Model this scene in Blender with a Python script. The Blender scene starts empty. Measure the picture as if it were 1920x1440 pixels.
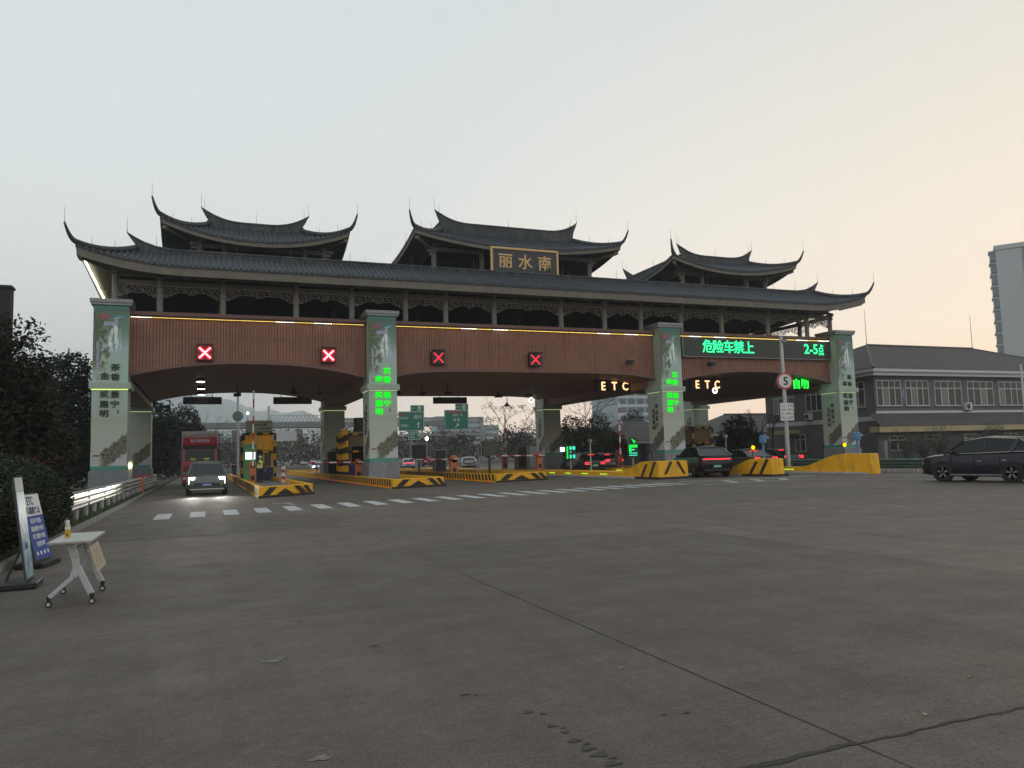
import bpy, math, random
from math import sin, cos, pi, radians, sqrt, atan2
from mathutils import Vector, Matrix
random.seed(7)
scene = bpy.context.scene
COL = scene.collection

# ------------------------------------------------------------------ camera
YAW, PITCH, ROLL = radians(21.876), radians(5.26), radians(1.669)
cam = bpy.data.cameras.new('camera'); cam_o = bpy.data.objects.new('camera', cam); COL.objects.link(cam_o)
fw = Vector((sin(YAW)*cos(PITCH), cos(YAW)*cos(PITCH), sin(PITCH)))
rt = Vector((cos(YAW), -sin(YAW), 0)); dn = fw.cross(rt)
rt2 = rt*cos(ROLL) + dn*sin(ROLL); dn2 = -rt*sin(ROLL) + dn*cos(ROLL)
cam_o.matrix_world = Matrix(((rt2.x, -dn2.x, -fw.x, 0), (rt2.y, -dn2.y, -fw.y, 0), (rt2.z, -dn2.z, -fw.z, 1.62), (0, 0, 0, 1)))
cam.sensor_width = 36; cam.lens = 36*1436/1920; cam.clip_start = 0.05; cam.clip_end = 20000
scene.camera = cam_o

# ------------------------------------------------------------------ sky, sun, exposure
SUN_AZ, SUN_EL = radians(72), radians(4.0)      # azimuth from +Y towards +X
world = bpy.data.worlds.new('World'); scene.world = world; world.use_nodes = True
nt = world.node_tree; N = nt.nodes; L = nt.links; N.clear()
out = N.new('ShaderNodeOutputWorld'); bg = N.new('ShaderNodeBackground'); L.new(bg.outputs[0], out.inputs[0])
sky = N.new('ShaderNodeTexSky'); sky.sky_type = 'NISHITA'; sky.sun_disc = False
sky.sun_elevation = SUN_EL; sky.sun_rotation = SUN_AZ; sky.dust_density = 2.0; sky.air_density = 1.0; sky.ozone_density = 1.5
tc = N.new('ShaderNodeTexCoord'); sep = N.new('ShaderNodeSeparateXYZ'); L.new(tc.outputs['Generated'], sep.inputs[0])
ramp = N.new('ShaderNodeValToRGB'); L.new(sep.outputs[2], ramp.inputs[0])
cr = ramp.color_ramp
stops = [(0.0, (1.06, 0.85, 0.73)), (0.05, (1.07, 0.93, 0.81)), (0.14, (1.06, 1.025, 0.955)), (0.27, (1.0, 1.02, 0.99)), (0.5, (0.83, 0.90, 0.92)), (1.0, (0.58, 0.67, 0.74))]
while len(cr.elements) < len(stops): cr.elements.new(0.5)
for e, (p, c) in zip(cr.elements, stops): e.position = p; e.color = (*c, 1)
dot = N.new('ShaderNodeVectorMath'); dot.operation = 'DOT_PRODUCT'; L.new(tc.outputs['Generated'], dot.inputs[0])
dot.inputs[1].default_value = (sin(SUN_AZ)*cos(radians(1)), cos(SUN_AZ)*cos(radians(1)), sin(radians(1)))
mr = N.new('ShaderNodeMapRange'); L.new(dot.outputs['Value'], mr.inputs[0])
mr.inputs[1].default_value = 0.2; mr.inputs[2].default_value = 1.0; mr.inputs[3].default_value = 0; mr.inputs[4].default_value = 1
pw = N.new('ShaderNodeMath'); pw.operation = 'POWER'; L.new(mr.outputs[0], pw.inputs[0]); pw.inputs[1].default_value = 2.0
glow = N.new('ShaderNodeMixRGB'); glow.blend_type = 'MULTIPLY'; L.new(pw.outputs[0], glow.inputs[0]); L.new(ramp.outputs[0], glow.inputs[1])
glow.inputs[2].default_value = (1.09, 0.93, 0.78, 1)
ns = N.new('ShaderNodeMixRGB'); ns.blend_type = 'MULTIPLY'; ns.inputs[0].default_value = 1; L.new(sky.outputs[0], ns.inputs[1]); ns.inputs[2].default_value = (0.05, 0.05, 0.05, 1)
mx = N.new('ShaderNodeMixRGB'); mx.inputs[0].default_value = 0.9; L.new(ns.outputs[0], mx.inputs[1]); L.new(glow.outputs[0], mx.inputs[2])
L.new(mx.outputs[0], bg.inputs[0]); bg.inputs[1].default_value = 1.0
sun = bpy.data.lights.new('sun', 'SUN'); sun.energy = 0.3; sun.angle = radians(15); sun.color = (1, 0.78, 0.55)
sun_o = bpy.data.objects.new('sun', sun); COL.objects.link(sun_o)
sd = Vector((sin(SUN_AZ)*cos(SUN_EL), cos(SUN_AZ)*cos(SUN_EL), sin(SUN_EL)))
sun_o.rotation_euler = sd.to_track_quat('Z', 'Y').to_euler(); sun_o.location = sd*100
scene.view_settings.view_transform = 'Standard'; scene.view_settings.look = 'None'
scene.view_settings.exposure = 0; scene.view_settings.gamma = 1; scene.view_settings.use_curve_mapping = False
try:
    scene.cycles.use_denoising = True
    scene.cycles.max_bounces = 8; scene.cycles.diffuse_bounces = 3; scene.cycles.glossy_bounces = 3
    scene.cycles.transparent_max_bounces = 8; scene.cycles.volume_bounces = 2
    scene.cycles.sample_clamp_indirect = 4.0; scene.cycles.caustics_reflective = False; scene.cycles.caustics_refractive = False
except Exception: pass

# ------------------------------------------------------------------ materials
MATS = {}
def mat(name, col, rough=0.6, metal=0.0, var=0.0, scale=3.0, bump=0.0, bscale=40.0, emit=None, estr=0.0, spec=0.5, coat=0.0, dirt=None, dscale=0.6, trans=0.0):
    if name in MATS: return MATS[name]
    m = bpy.data.materials.new(name); m.use_nodes = True; t = m.node_tree; n = t.nodes; l = t.links
    b = n['Principled BSDF']; b.inputs['Base Color'].default_value = (*col, 1)
    b.inputs['Roughness'].default_value = rough; b.inputs['Metallic'].default_value = metal
    b.inputs['Specular IOR Level'].default_value = spec
    if coat: b.inputs['Coat Weight'].default_value = coat; b.inputs['Coat Roughness'].default_value = 0.08
    if trans: b.inputs['Transmission Weight'].default_value = trans
    if emit: b.inputs['Emission Color'].default_value = (*emit, 1); b.inputs['Emission Strength'].default_value = estr
    if var or bump or dirt:
        g = n.new('ShaderNodeNewGeometry')
        src = None
        if var or dirt:
            nz = n.new('ShaderNodeTexNoise'); nz.inputs['Scale'].default_value = scale; nz.inputs['Detail'].default_value = 6; nz.inputs['Roughness'].default_value = 0.65
            l.new(g.outputs['Position'], nz.inputs['Vector'])
            rp = n.new('ShaderNodeValToRGB'); l.new(nz.outputs[0], rp.inputs[0])
            rp.color_ramp.elements[0].position = 0.3; rp.color_ramp.elements[1].position = 0.7
            rp.color_ramp.elements[0].color = (*[c*(1-var) for c in col], 1); rp.color_ramp.elements[1].color = (*[min(1, c*(1+var)) for c in col], 1)
            src = rp.outputs[0]
        if dirt:
            n2 = n.new('ShaderNodeTexNoise'); n2.inputs['Scale'].default_value = dscale; n2.inputs['Detail'].default_value = 8; n2.inputs['Roughness'].default_value = 0.7
            mp = n.new('ShaderNodeMapping'); mp.inputs['Scale'].default_value = (1, 1, 0.35); l.new(g.outputs['Position'], mp.inputs[0]); l.new(mp.outputs[0], n2.inputs['Vector'])
            mr = n.new('ShaderNodeMapRange'); mr.inputs[1].default_value = 0.45; mr.inputs[2].default_value = 0.75; mr.inputs[4].default_value = 0.7; l.new(n2.outputs[0], mr.inputs[0])
            mm = n.new('ShaderNodeMixRGB'); l.new(mr.outputs[0], mm.inputs[0]); l.new(src, mm.inputs[1]); mm.inputs[2].default_value = (*dirt, 1); src = mm.outputs[0]
        if src: l.new(src, b.inputs['Base Color'])
        if bump:
            nb = n.new('ShaderNodeTexNoise'); nb.inputs['Scale'].default_value = bscale; nb.inputs['Detail'].default_value = 4; l.new(g.outputs['Position'], nb.inputs['Vector'])
            bp = n.new('ShaderNodeBump'); bp.inputs['Strength'].default_value = bump; bp.inputs['Distance'].default_value = 0.02; l.new(nb.outputs[0], bp.inputs['Height']); l.new(bp.outputs[0], b.inputs['Normal'])
    MATS[name] = m
    return m
def emis(name, col, s):
    if name in MATS: return MATS[name]
    m = bpy.data.materials.new(name); m.use_nodes = True; t = m.node_tree; t.nodes.clear()
    o = t.nodes.new('ShaderNodeOutputMaterial'); e = t.nodes.new('ShaderNodeEmission'); e.inputs[0].default_value = (*col, 1); e.inputs[1].default_value = s
    t.links.new(e.outputs[0], o.inputs[0]); MATS[name] = m
    return m

# ------------------------------------------------------------------ mesh helpers
class MB:
    def __init__(s, off=(0, 0, 0)): s.v = []; s.f = []; s.m = []; s.off = Vector(off)
    def add(s, vs, fs, m=0):
        k = len(s.v); s.v += [tuple(p) for p in vs]; s.f += [tuple(i+k for i in f) for f in fs]; s.m += [m]*len(fs); return s
    def box(s, x0, x1, y0, y1, z0, z1, m=0):
        return s.add([(x0,y0,z0),(x1,y0,z0),(x1,y1,z0),(x0,y1,z0),(x0,y0,z1),(x1,y0,z1),(x1,y1,z1),(x0,y1,z1)], [(0,3,2,1),(4,5,6,7),(0,1,5,4),(1,2,6,5),(2,3,7,6),(3,0,4,7)], m)
    def cbox(s, c, d, rz=0, m=0):
        x, y, z = d[0]/2, d[1]/2, d[2]/2; R = Matrix.Rotation(rz, 3, 'Z')
        vs = [Vector(c) + R @ Vector(p) for p in ((-x,-y,-z),(x,-y,-z),(x,y,-z),(-x,y,-z),(-x,-y,z),(x,-y,z),(x,y,z),(-x,y,z))]
        return s.add(vs, [(0,3,2,1),(4,5,6,7),(0,1,5,4),(1,2,6,5),(2,3,7,6),(3,0,4,7)], m)
    def bar(s, a, b, w, h, m=0, up=(0, 0, 1)):
        a, b = Vector(a), Vector(b); d = (b-a).normalized(); u = Vector(up)
        if abs(d.dot(u)) > 0.99: u = Vector((0, 1, 0))
        r = d.cross(u).normalized()*w/2; u = r.cross(d).normalized()*h/2
        vs = [p+e for p in (a, b) for e in (-r-u, r-u, r+u, -r+u)]
        return s.add(vs, [(0,1,2,3),(7,6,5,4),(0,4,5,1),(1,5,6,2),(2,6,7,3),(3,7,4,0)], m)
    def tube(s, path, r, n=8, m=0, caps=True):
        P = [Vector(p) for p in path]; rs = r if isinstance(r, (list, tuple)) else [r]*len(P)
        vs = []; prev = None
        for i, p in enumerate(P):
            d = (P[min(i+1, len(P)-1)] - P[max(i-1, 0)]).normalized()
            if prev is None:
                ref = Vector((0, 0, 1)) if abs(d.z) < 0.9 else Vector((1, 0, 0)); a = d.cross(ref).normalized()
            else:
                a = (prev - d*prev.dot(d)).normalized()
            prev = a; b = d.cross(a)
            for k in range(n): vs.append(p + (a*cos(2*pi*k/n) + b*sin(2*pi*k/n))*rs[i])
        fs = [(i*n+k, i*n+(k+1) % n, (i+1)*n+(k+1) % n, (i+1)*n+k) for i in range(len(P)-1) for k in range(n)]
        if caps: fs += [tuple(range(n-1, -1, -1)), tuple((len(P)-1)*n+k for k in range(n))]
        return s.add(vs, fs, m)
    def cyl(s, a, b, r0, r1=None, n=10, m=0): return s.tube([a, b], [r0, r0 if r1 is None else r1], n, m)
    def prism(s, poly, d, m=0):            # poly: 3-D points, extruded by vector d
        n = len(poly); P = [Vector(p) for p in poly]; D = Vector(d)
        return s.add(P + [p+D for p in P], [tuple(range(n-1, -1, -1)), tuple(range(n, 2*n))] + [(i, (i+1) % n, n+(i+1) % n, n+i) for i in range(n)], m)
    def sph(s, c, r, nu=12, nv=8, m=0, sc=(1, 1, 1)):
        vs = [(c[0], c[1], c[2]+r*sc[2])]
        for j in range(1, nv):
            for i in range(nu): vs.append((c[0]+r*sc[0]*sin(pi*j/nv)*cos(2*pi*i/nu), c[1]+r*sc[1]*sin(pi*j/nv)*sin(2*pi*i/nu), c[2]+r*sc[2]*cos(pi*j/nv)))
        vs.append((c[0], c[1], c[2]-r*sc[2])); fs = [(0, 1+i, 1+(i+1) % nu) for i in range(nu)]
        for j in range(nv-2):
            for i in range(nu): fs.append((1+j*nu+i, 1+(j+1)*nu+i, 1+(j+1)*nu+(i+1) % nu, 1+j*nu+(i+1) % nu))
        e = len(vs)-1; fs += [(e, 1+(nv-2)*nu+(i+1) % nu, 1+(nv-2)*nu+i) for i in range(nu)]
        return s.add(vs, fs, m)
    def lathe(s, prof, c=(0, 0, 0), n=16, m=0, axis='Z'):
        vs = []
        for r, h in prof:
            for k in range(n):
                a, b = r*cos(2*pi*k/n), r*sin(2*pi*k/n)
                vs.append({'Z': (c[0]+a, c[1]+b, c[2]+h), 'Y': (c[0]+a, c[1]+h, c[2]+b), 'X': (c[0]+h, c[1]+a, c[2]+b)}[axis])
        q = len(prof); fs = [(i*n+k, i*n+(k+1) % n, (i+1)*n+(k+1) % n, (i+1)*n+k) for i in range(q-1) for k in range(n)]
        fs += [tuple(range(n)), tuple((q-1)*n+k for k in range(n))]
        return s.add(vs, fs, m)
    def mesh(s, name, mats, smooth=False):
        me = bpy.data.meshes.new(name); o = s.off
        me.from_pydata([(p[0]-o.x, p[1]-o.y, p[2]-o.z) for p in s.v], [], s.f)
        for m in (mats if isinstance(mats, (list, tuple)) else [mats]): me.materials.append(m)
        me.polygons.foreach_set('material_index', s.m)
        if smooth: me.polygons.foreach_set('use_smooth', [True]*len(me.polygons))
        me.update(); return me
    def build(s, name, mats, parent=None, smooth=False, bevel=0, label=None, norm=False):
        me = s.mesh(name, mats, smooth)
        if norm:
            import bmesh
            bm = bmesh.new(); bm.from_mesh(me); bmesh.ops.recalc_face_normals(bm, faces=bm.faces); bm.to_mesh(me); bm.free()
        o = bpy.data.objects.new(name, me); COL.objects.link(o)
        if parent: o.parent = parent
        if bevel:
            b = o.modifiers.new('bevel', 'BEVEL'); b.width = bevel; b.segments = 2; b.limit_method = 'ANGLE'; b.angle_limit = radians(40)
        if label: o['label'] = label
        return o
def tag(o, label=None, cat=None, group=None, kind=None):
    if label: o['label'] = label
    if cat: o['category'] = cat
    if group: o['group'] = group
    if kind: o['kind'] = kind
    return o
def thing(name, loc, label, cat, group=None, rz=0):
    o = bpy.data.objects.new(name, None); COL.objects.link(o); o.location = loc; o.rotation_euler = (0, 0, rz); o.empty_display_size = 0.3
    return tag(o, label, cat, group)
def empty(name, parent, loc=(0, 0, 0)):
    o = bpy.data.objects.new(name, None); COL.objects.link(o); o.parent = parent; o.location = loc; return o
def inst(name, me, loc, parent=None, rz=0, sc=None):
    o = bpy.data.objects.new(name, me); COL.objects.link(o); o.location = loc; o.rotation_euler = (0, 0, rz)
    if sc: o.scale = sc
    if parent: o.parent = parent
    return o
def copy_tree(o, parent=None):
    c = o.copy(); COL.objects.link(c)
    if parent: c.parent = parent
    for ch in list(o.children): copy_tree(ch, c)
    return c
_tc = {}
def text_mesh(body, size, ext, off, sx=1.0, mt=None):
    key = (body, size, ext, off, sx, mt.name if mt else '')
    if key in _tc: return _tc[key]
    c = bpy.data.curves.new('lettering', 'FONT'); c.body = body; c.size = size; c.extrude = ext; c.offset = off; c.resolution_u = 2
    c.align_x = 'CENTER'; c.align_y = 'CENTER'
    o = bpy.data.objects.new('lettering', c); COL.objects.link(o)
    me = bpy.data.meshes.new_from_object(o.evaluated_get(bpy.context.evaluated_depsgraph_get()))
    bpy.data.objects.remove(o); bpy.data.curves.remove(c)
    if me.vertices:
        xs = [v.co.x for v in me.vertices]; ys = [v.co.y for v in me.vertices]; cx, cy = (min(xs)+max(xs))/2, (min(ys)+max(ys))/2
        for v in me.vertices: v.co.x = (v.co.x-cx)*sx; v.co.y -= cy
    me.materials.clear()
    if mt: me.materials.append(mt)
    me.name = 'lettering'; _tc[key] = me
    return me
def text(body, loc, size, mt, parent=None, ext=0.01, off=0.0, sx=1.0, rz=0, rx=pi/2, name='lettering'):
    o = bpy.data.objects.new(name, text_mesh(body, size, ext, off, sx, mt)); COL.objects.link(o)
    o.location = loc; o.rotation_euler = (rx, 0, rz)
    if parent: o.parent = parent
    return o
def lerp(a, b, t): return a+(b-a)*t

# shared colours
BLACK = mat('black_plastic', (0.012, 0.012, 0.013), 0.45)
DARK = mat('dark_metal', (0.03, 0.03, 0.032), 0.5, 0.3)
GREY = mat('grey_paint', (0.22, 0.23, 0.24), 0.45, 0.2, var=0.15, scale=4)
STEEL = mat('galvanised_steel', (0.36, 0.38, 0.38), 0.42, 0.75, var=0.15, scale=6)
WHITE = mat('white_paint', (0.72, 0.73, 0.73), 0.4)
RED = mat('red_paint', (0.42, 0.03, 0.035), 0.4)
YELLOW = mat('yellow_paint', (0.88, 0.44, 0.008), 0.6, var=0.10, scale=5, dirt=(0.34, 0.17, 0.02), dscale=2.2)
STRIPE = mat('black_paint', (0.018, 0.017, 0.016), 0.6, var=0.3, scale=6)
ORANGE = mat('orange_cabinet', (0.55, 0.16, 0.06), 0.5, var=0.1)
GLASS = mat('dark_glass', (0.010, 0.013, 0.015), 0.06, spec=0.3)
RUBBER = mat('tyre_rubber', (0.014, 0.014, 0.015), 0.85)
RIM = mat('alloy_rim', (0.34, 0.35, 0.36), 0.3, 0.85)
CHROME = mat('chrome_trim', (0.7, 0.71, 0.72), 0.15, 1.0)
# ================================================================== the toll gate
GO = (23.4, 51.0, 0.0)
gate = thing('toll_gate', GO, 'long toll gate with upturned grey tiled roofs, three rooftop pavilions and printed pillars', 'toll gate')
TILE = mat('roof_tile', (0.027, 0.031, 0.041), 0.6, var=0.35, scale=2.2, bump=0.4, bscale=12, dirt=(0.05, 0.053, 0.058), dscale=0.9)
RIDGE = mat('ridge_plaster', (0.034, 0.037, 0.044), 0.7, var=0.4, scale=2.5, dirt=(0.13, 0.125, 0.12), dscale=2.6)
BOARD = mat('eave_board', (0.165, 0.15, 0.12), 0.75, var=0.18, scale=1.2, dirt=(0.10, 0.10, 0.085), dscale=1.4)
SOFFIT = mat('eave_soffit', (0.12, 0.115, 0.075), 0.8, var=0.15, scale=1.5)  # olive base colour also stands in for greenish lamp glow under the eaves
COLUMN = mat('gallery_column', (0.25, 0.24, 0.21), 0.75, var=0.12, scale=2, dirt=(0.17, 0.165, 0.15), dscale=1.2)
LATTICE = mat('lattice_wood', (0.36, 0.34, 0.30), 0.75, var=0.15, scale=4)
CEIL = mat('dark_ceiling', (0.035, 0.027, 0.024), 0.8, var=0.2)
CLAD = mat('brown_slat_cladding', (0.268, 0.122, 0.082), 0.6, var=0.16, scale=1.6, dirt=(0.165, 0.075, 0.052), dscale=1.3)
COPING = mat('brown_coping', (0.17, 0.085, 0.075), 0.55, var=0.1)
VAULT = mat('brown_soffit_slats', (0.30, 0.165, 0.13), 0.6, var=0.12, scale=1.5)
STONE = mat('granite_plinth', (0.23, 0.24, 0.255), 0.55, var=0.25, scale=7, dirt=(0.13, 0.135, 0.14), dscale=1.1, bump=0.1)
CAPM = mat('pillar_cap', (0.30, 0.32, 0.32), 0.7, var=0.15, dirt=(0.2, 0.21, 0.2))
BAND = mat('pillar_band', (0.36, 0.45, 0.37), 0.6, var=0.08)
PCORE = mat('pillar_render', (0.40, 0.47, 0.40), 0.65, var=0.1, dirt=(0.28, 0.33, 0.28))
LED = emis('warm_led', (1.0, 0.66, 0.12), 4.2)
LEDW = emis('white_led', (1.0, 0.93, 0.70), 8.0)
LEDG = emis('green_yellow_led', (0.85, 1.0, 0.22), 2.6); LEDG2 = emis('green_yellow_led_dim', (0.9, 1.0, 0.5), 0.9)
GREENCH = emis('green_neon', (0.005, 1.0, 0.015), 1.15)
INK = mat('black_letter', (0.012, 0.016, 0.016), 0.5)
ROD = mat('lightning_rod', (0.16, 0.16, 0.17), 0.5, 0.6)

def mural_material():
    m = bpy.data.materials.new('printed_mural'); m.use_nodes = True; t = m.node_tree; n = t.nodes; l = t.links; b = n['Principled BSDF']; b.inputs['Roughness'].default_value = 0.5
    tcn = n.new('ShaderNodeTexCoord'); sp = n.new('ShaderNodeSeparateXYZ'); l.new(tcn.outputs['Object'], sp.inputs[0])
    def M(op, a, bb=0.0, clamp=False):
        k = n.new('ShaderNodeMath'); k.operation = op; k.use_clamp = clamp
        for i, q in enumerate((a, bb)):
            if isinstance(q, (int, float)): k.inputs[i].default_value = q
            else: l.new(q, k.inputs[i])
        return k.outputs[0]
    def step(x, a, bb):
        k = n.new('ShaderNodeMapRange'); k.inputs[1].default_value = a; k.inputs[2].default_value = bb; l.new(x, k.inputs[0]); k.interpolation_type = 'SMOOTHSTEP'; return k.outputs[0]
    def noise(scale, sz=1.0, det=5, dist=0.0):
        mp = n.new('ShaderNodeMapping'); mp.inputs['Scale'].default_value = (1, 1, sz); l.new(tcn.outputs['Object'], mp.inputs[0])
        k = n.new('ShaderNodeTexNoise'); k.inputs['Scale'].default_value = scale; k.inputs['Detail'].default_value = det; k.inputs['Distortion'].default_value = dist; l.new(mp.outputs[0], k.inputs['Vector']); return k.outputs[0]
    def mix(f, a, c):
        k = n.new('ShaderNodeMixRGB'); l.new(f, k.inputs[0])
        for i, q in ((1, a), (2, c)):
            if isinstance(q, tuple): k.inputs[i].default_value = (*q, 1)
            else: l.new(q, k.inputs[i])
        return k.outputs[0]
    u, z = sp.outputs[0], sp.outputs[2]
    rp = n.new('ShaderNodeValToRGB'); l.new(M('DIVIDE', z, 12.0), rp.inputs[0]); e = rp.color_ramp.elements
    st = [(0.12, (0.50, 0.52, 0.50)), (0.22, (0.46, 0.50, 0.44)), (0.36, (0.43, 0.47, 0.39)), (0.44, (0.40, 0.50, 0.44)), (0.55, (0.40, 0.54, 0.43)), (0.66, (0.40, 0.53, 0.47)), (0.72, (0.40, 0.50, 0.53)), (0.79, (0.20, 0.31, 0.25)), (0.93, (0.075, 0.15, 0.115))]
    while len(e) < len(st): e.new(0.5)
    for q, (p, c) in zip(e, st): q.position = p; q.color = (*c, 1)
    col = rp.outputs[0]
    # waterfall
    dz = M('SUBTRACT', z, 10.4)
    cx = M('ADD', 1.25, M('MULTIPLY', dz, 0.10))
    wd = M('SUBTRACT', 0.12, M('MULTIPLY', dz, 0.22))
    inside = M('SUBTRACT', 1.0, step(M('DIVIDE', M('ABSOLUTE', M('SUBTRACT', u, cx)), wd), 0.5, 1.15))
    strk = step(noise(7.0, 0.18, 5, 0.9), 0.44, 0.50)
    rng = M('MULTIPLY', step(z, 8.3, 8.9), M('SUBTRACT', 1.0, step(z, 10.3, 10.5)))
    col = mix(M('MULTIPLY', M('MULTIPLY', inside, strk), rng), col, (0.80, 0.86, 0.84))
    # tree at the left
    lf = M('ADD', noise(3.2, 0.8, 6), M('MULTIPLY', M('SUBTRACT', 0.75, u), 0.28))
    lf = step(lf, 0.46, 0.58); rng = M('MULTIPLY', step(z, 7.0, 7.8), M('SUBTRACT', 1.0, step(z, 10.7, 11.0)))
    green = mix(step(noise(7.0), 0.42, 0.6), (0.045, 0.075, 0.03), (0.16, 0.19, 0.075))
    col = mix(M('MULTIPLY', lf, M('MULTIPLY', rng, 0.85)), col, green)
    # hills of the lower picture
    hl = M('SUBTRACT', M('ADD', M('MULTIPLY', u, 0.85), 2.0), z)
    hill = step(M('ADD', hl, M('MULTIPLY', M('SUBTRACT', noise(3.5, 1.0, 8), 0.5), 0.9)), -0.06, 0.10)
    hill = M('MULTIPLY', hill, step(u, 0.35, 0.75))
    col = mix(hill, col, mix(step(noise(6.0), 0.4, 0.62), (0.085, 0.09, 0.06), (0.20, 0.185, 0.13)))
    mist = M('MULTIPLY', step(M('ADD', hl, M('MULTIPLY', M('SUBTRACT', noise(3.0), 0.5), 0.6)), 1.0, 1.3), 1.0)
    col = mix(mist, col, (0.50, 0.50, 0.56))
    far = M('SUBTRACT', 1.0, step(M('ABSOLUTE', M('SUBTRACT', z, M('ADD', 4.05, M('MULTIPLY', noise(0.8), 0.5)))), 0.0, 0.4))
    col = mix(M('MULTIPLY', far, 0.25), col, (0.30, 0.35, 0.28))
    tea = M('MULTIPLY', step(noise(4.0, 1.0, 4), 0.52, 0.6), M('MULTIPLY', M('SUBTRACT', 1.0, step(u, 0.6, 1.0)), M('SUBTRACT', 1.0, step(z, 1.9, 2.15))))
    col = mix(tea, col, (0.25, 0.28, 0.14))
    # patterned green borders
    bd = M('ADD', M('SUBTRACT', 1.0, step(z, 1.62, 1.64)), step(z, 11.06, 11.08), True)
    wv = n.new('ShaderNodeTexWave'); wv.inputs['Scale'].default_value = 2.2; wv.inputs['Distortion'].default_value = 3.0; l.new(tcn.outputs['Object'], wv.inputs[0])
    col = mix(bd, col, mix(step(wv.outputs[0], 0.4, 0.5), (0.05, 0.22, 0.18), (0.09, 0.33, 0.27)))
    vm = n.new('ShaderNodeVectorMath'); vm.operation = 'SCALE'; vm.inputs['Scale'].default_value = 1.0; l.new(col, vm.inputs[0]); l.new(vm.outputs[0], b.inputs['Base Color'])
    return m
MURAL = mural_material()
PW = 1.9
_mb = MB().box(0, PW, 0, 0.03, 1.4, 6.2); mural_low = _mb.mesh('mural_print', MURAL)
_mb = MB().box(0, PW, 0, 0.03, 6.58, 11.25); mural_up = _mb.mesh('mural_print', MURAL)
_mb = MB()   # emblem: two curling bands of pink and teal over a pale name plate
def swoosh(mb, pts, w, m):
    n = len(pts); vs = []
    for i, (x, z) in enumerate(pts):
        h = w*sin(pi*min(1, (i+0.3)/(n-0.6)))
        vs += [(x, 0, z-h), (x, 0, z+h), (x, 0.012, z-h), (x, 0.012, z+h)]
    fs = []
    for i in range(n-1):
        a, b = i*4, i*4+4; fs += [(a, b, b+1, a+1), (a+1, b+1, b+3, a+3), (a, a+2, b+2, b)]
    mb.add(vs, fs, m)
swoosh(_mb, [(-0.6, 0.0), (-0.45, 0.07), (-0.3, 0.06), (-0.15, 0.0), (0.0, -0.06)], 0.055, 0)
swoosh(_mb, [(-0.45, 0.1), (-0.25, 0.17), (-0.05, 0.12), (0.05, 0.16)], 0.03, 0)
swoosh(_mb, [(-0.1, -0.08), (0.1, -0.02), (0.25, 0.08), (0.4, 0.14), (0.6, 0.06), (0.75, 0.0)], 0.05, 1)
swoosh(_mb, [(0.1, 0.02), (0.3, 0.0), (0.45, 0.06), (0.65, 0.12)], 0.035, 2)
for k in range(4): _mb.box(-0.3+k*0.17, -0.16+k*0.17, 0, 0.012, -0.36, -0.17, 3)
emblem_me = _mb.mesh('emblem', [mat('pink_print', (0.5, 0.06, 0.16), 0.5), mat('teal_print', (0.08, 0.32, 0.42), 0.5), mat('pale_teal_print', (0.4, 0.6, 0.58), 0.5), mat('lavender_print', (0.42, 0.42, 0.58), 0.5)])
_mb = MB()
for k in range(13):
    z = 9.0-k*0.14; w = 0.075 if k % 4 else 0.05
    _mb.box(0.27-w, 0.27+w, 0, 0.01, z-0.05, z+0.05, 0)
caption_me = _mb.mesh('small_print', mat('lavender_print', (0.42, 0.42, 0.58), 0.5))
_mb = MB()
swoosh(_mb, [(0.06, 2.22), (0.2, 2.27), (0.36, 2.24), (0.5, 2.28)], 0.05, 0); swoosh(_mb, [(0.5, 2.3), (0.6, 2.33), (0.7, 2.28), (0.78, 2.3)], 0.07, 1)
_mb.box(0.58, 0.6, 0, 0.01, 2.05, 2.25, 1).box(0.66, 0.68, 0, 0.01, 2.08, 2.25, 1)
banner_me = _mb.mesh('banner_print', [mat('banner_red', (0.25, 0.03, 0.03), 0.5), mat('banner_brown', (0.07, 0.045, 0.03), 0.6)])

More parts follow.
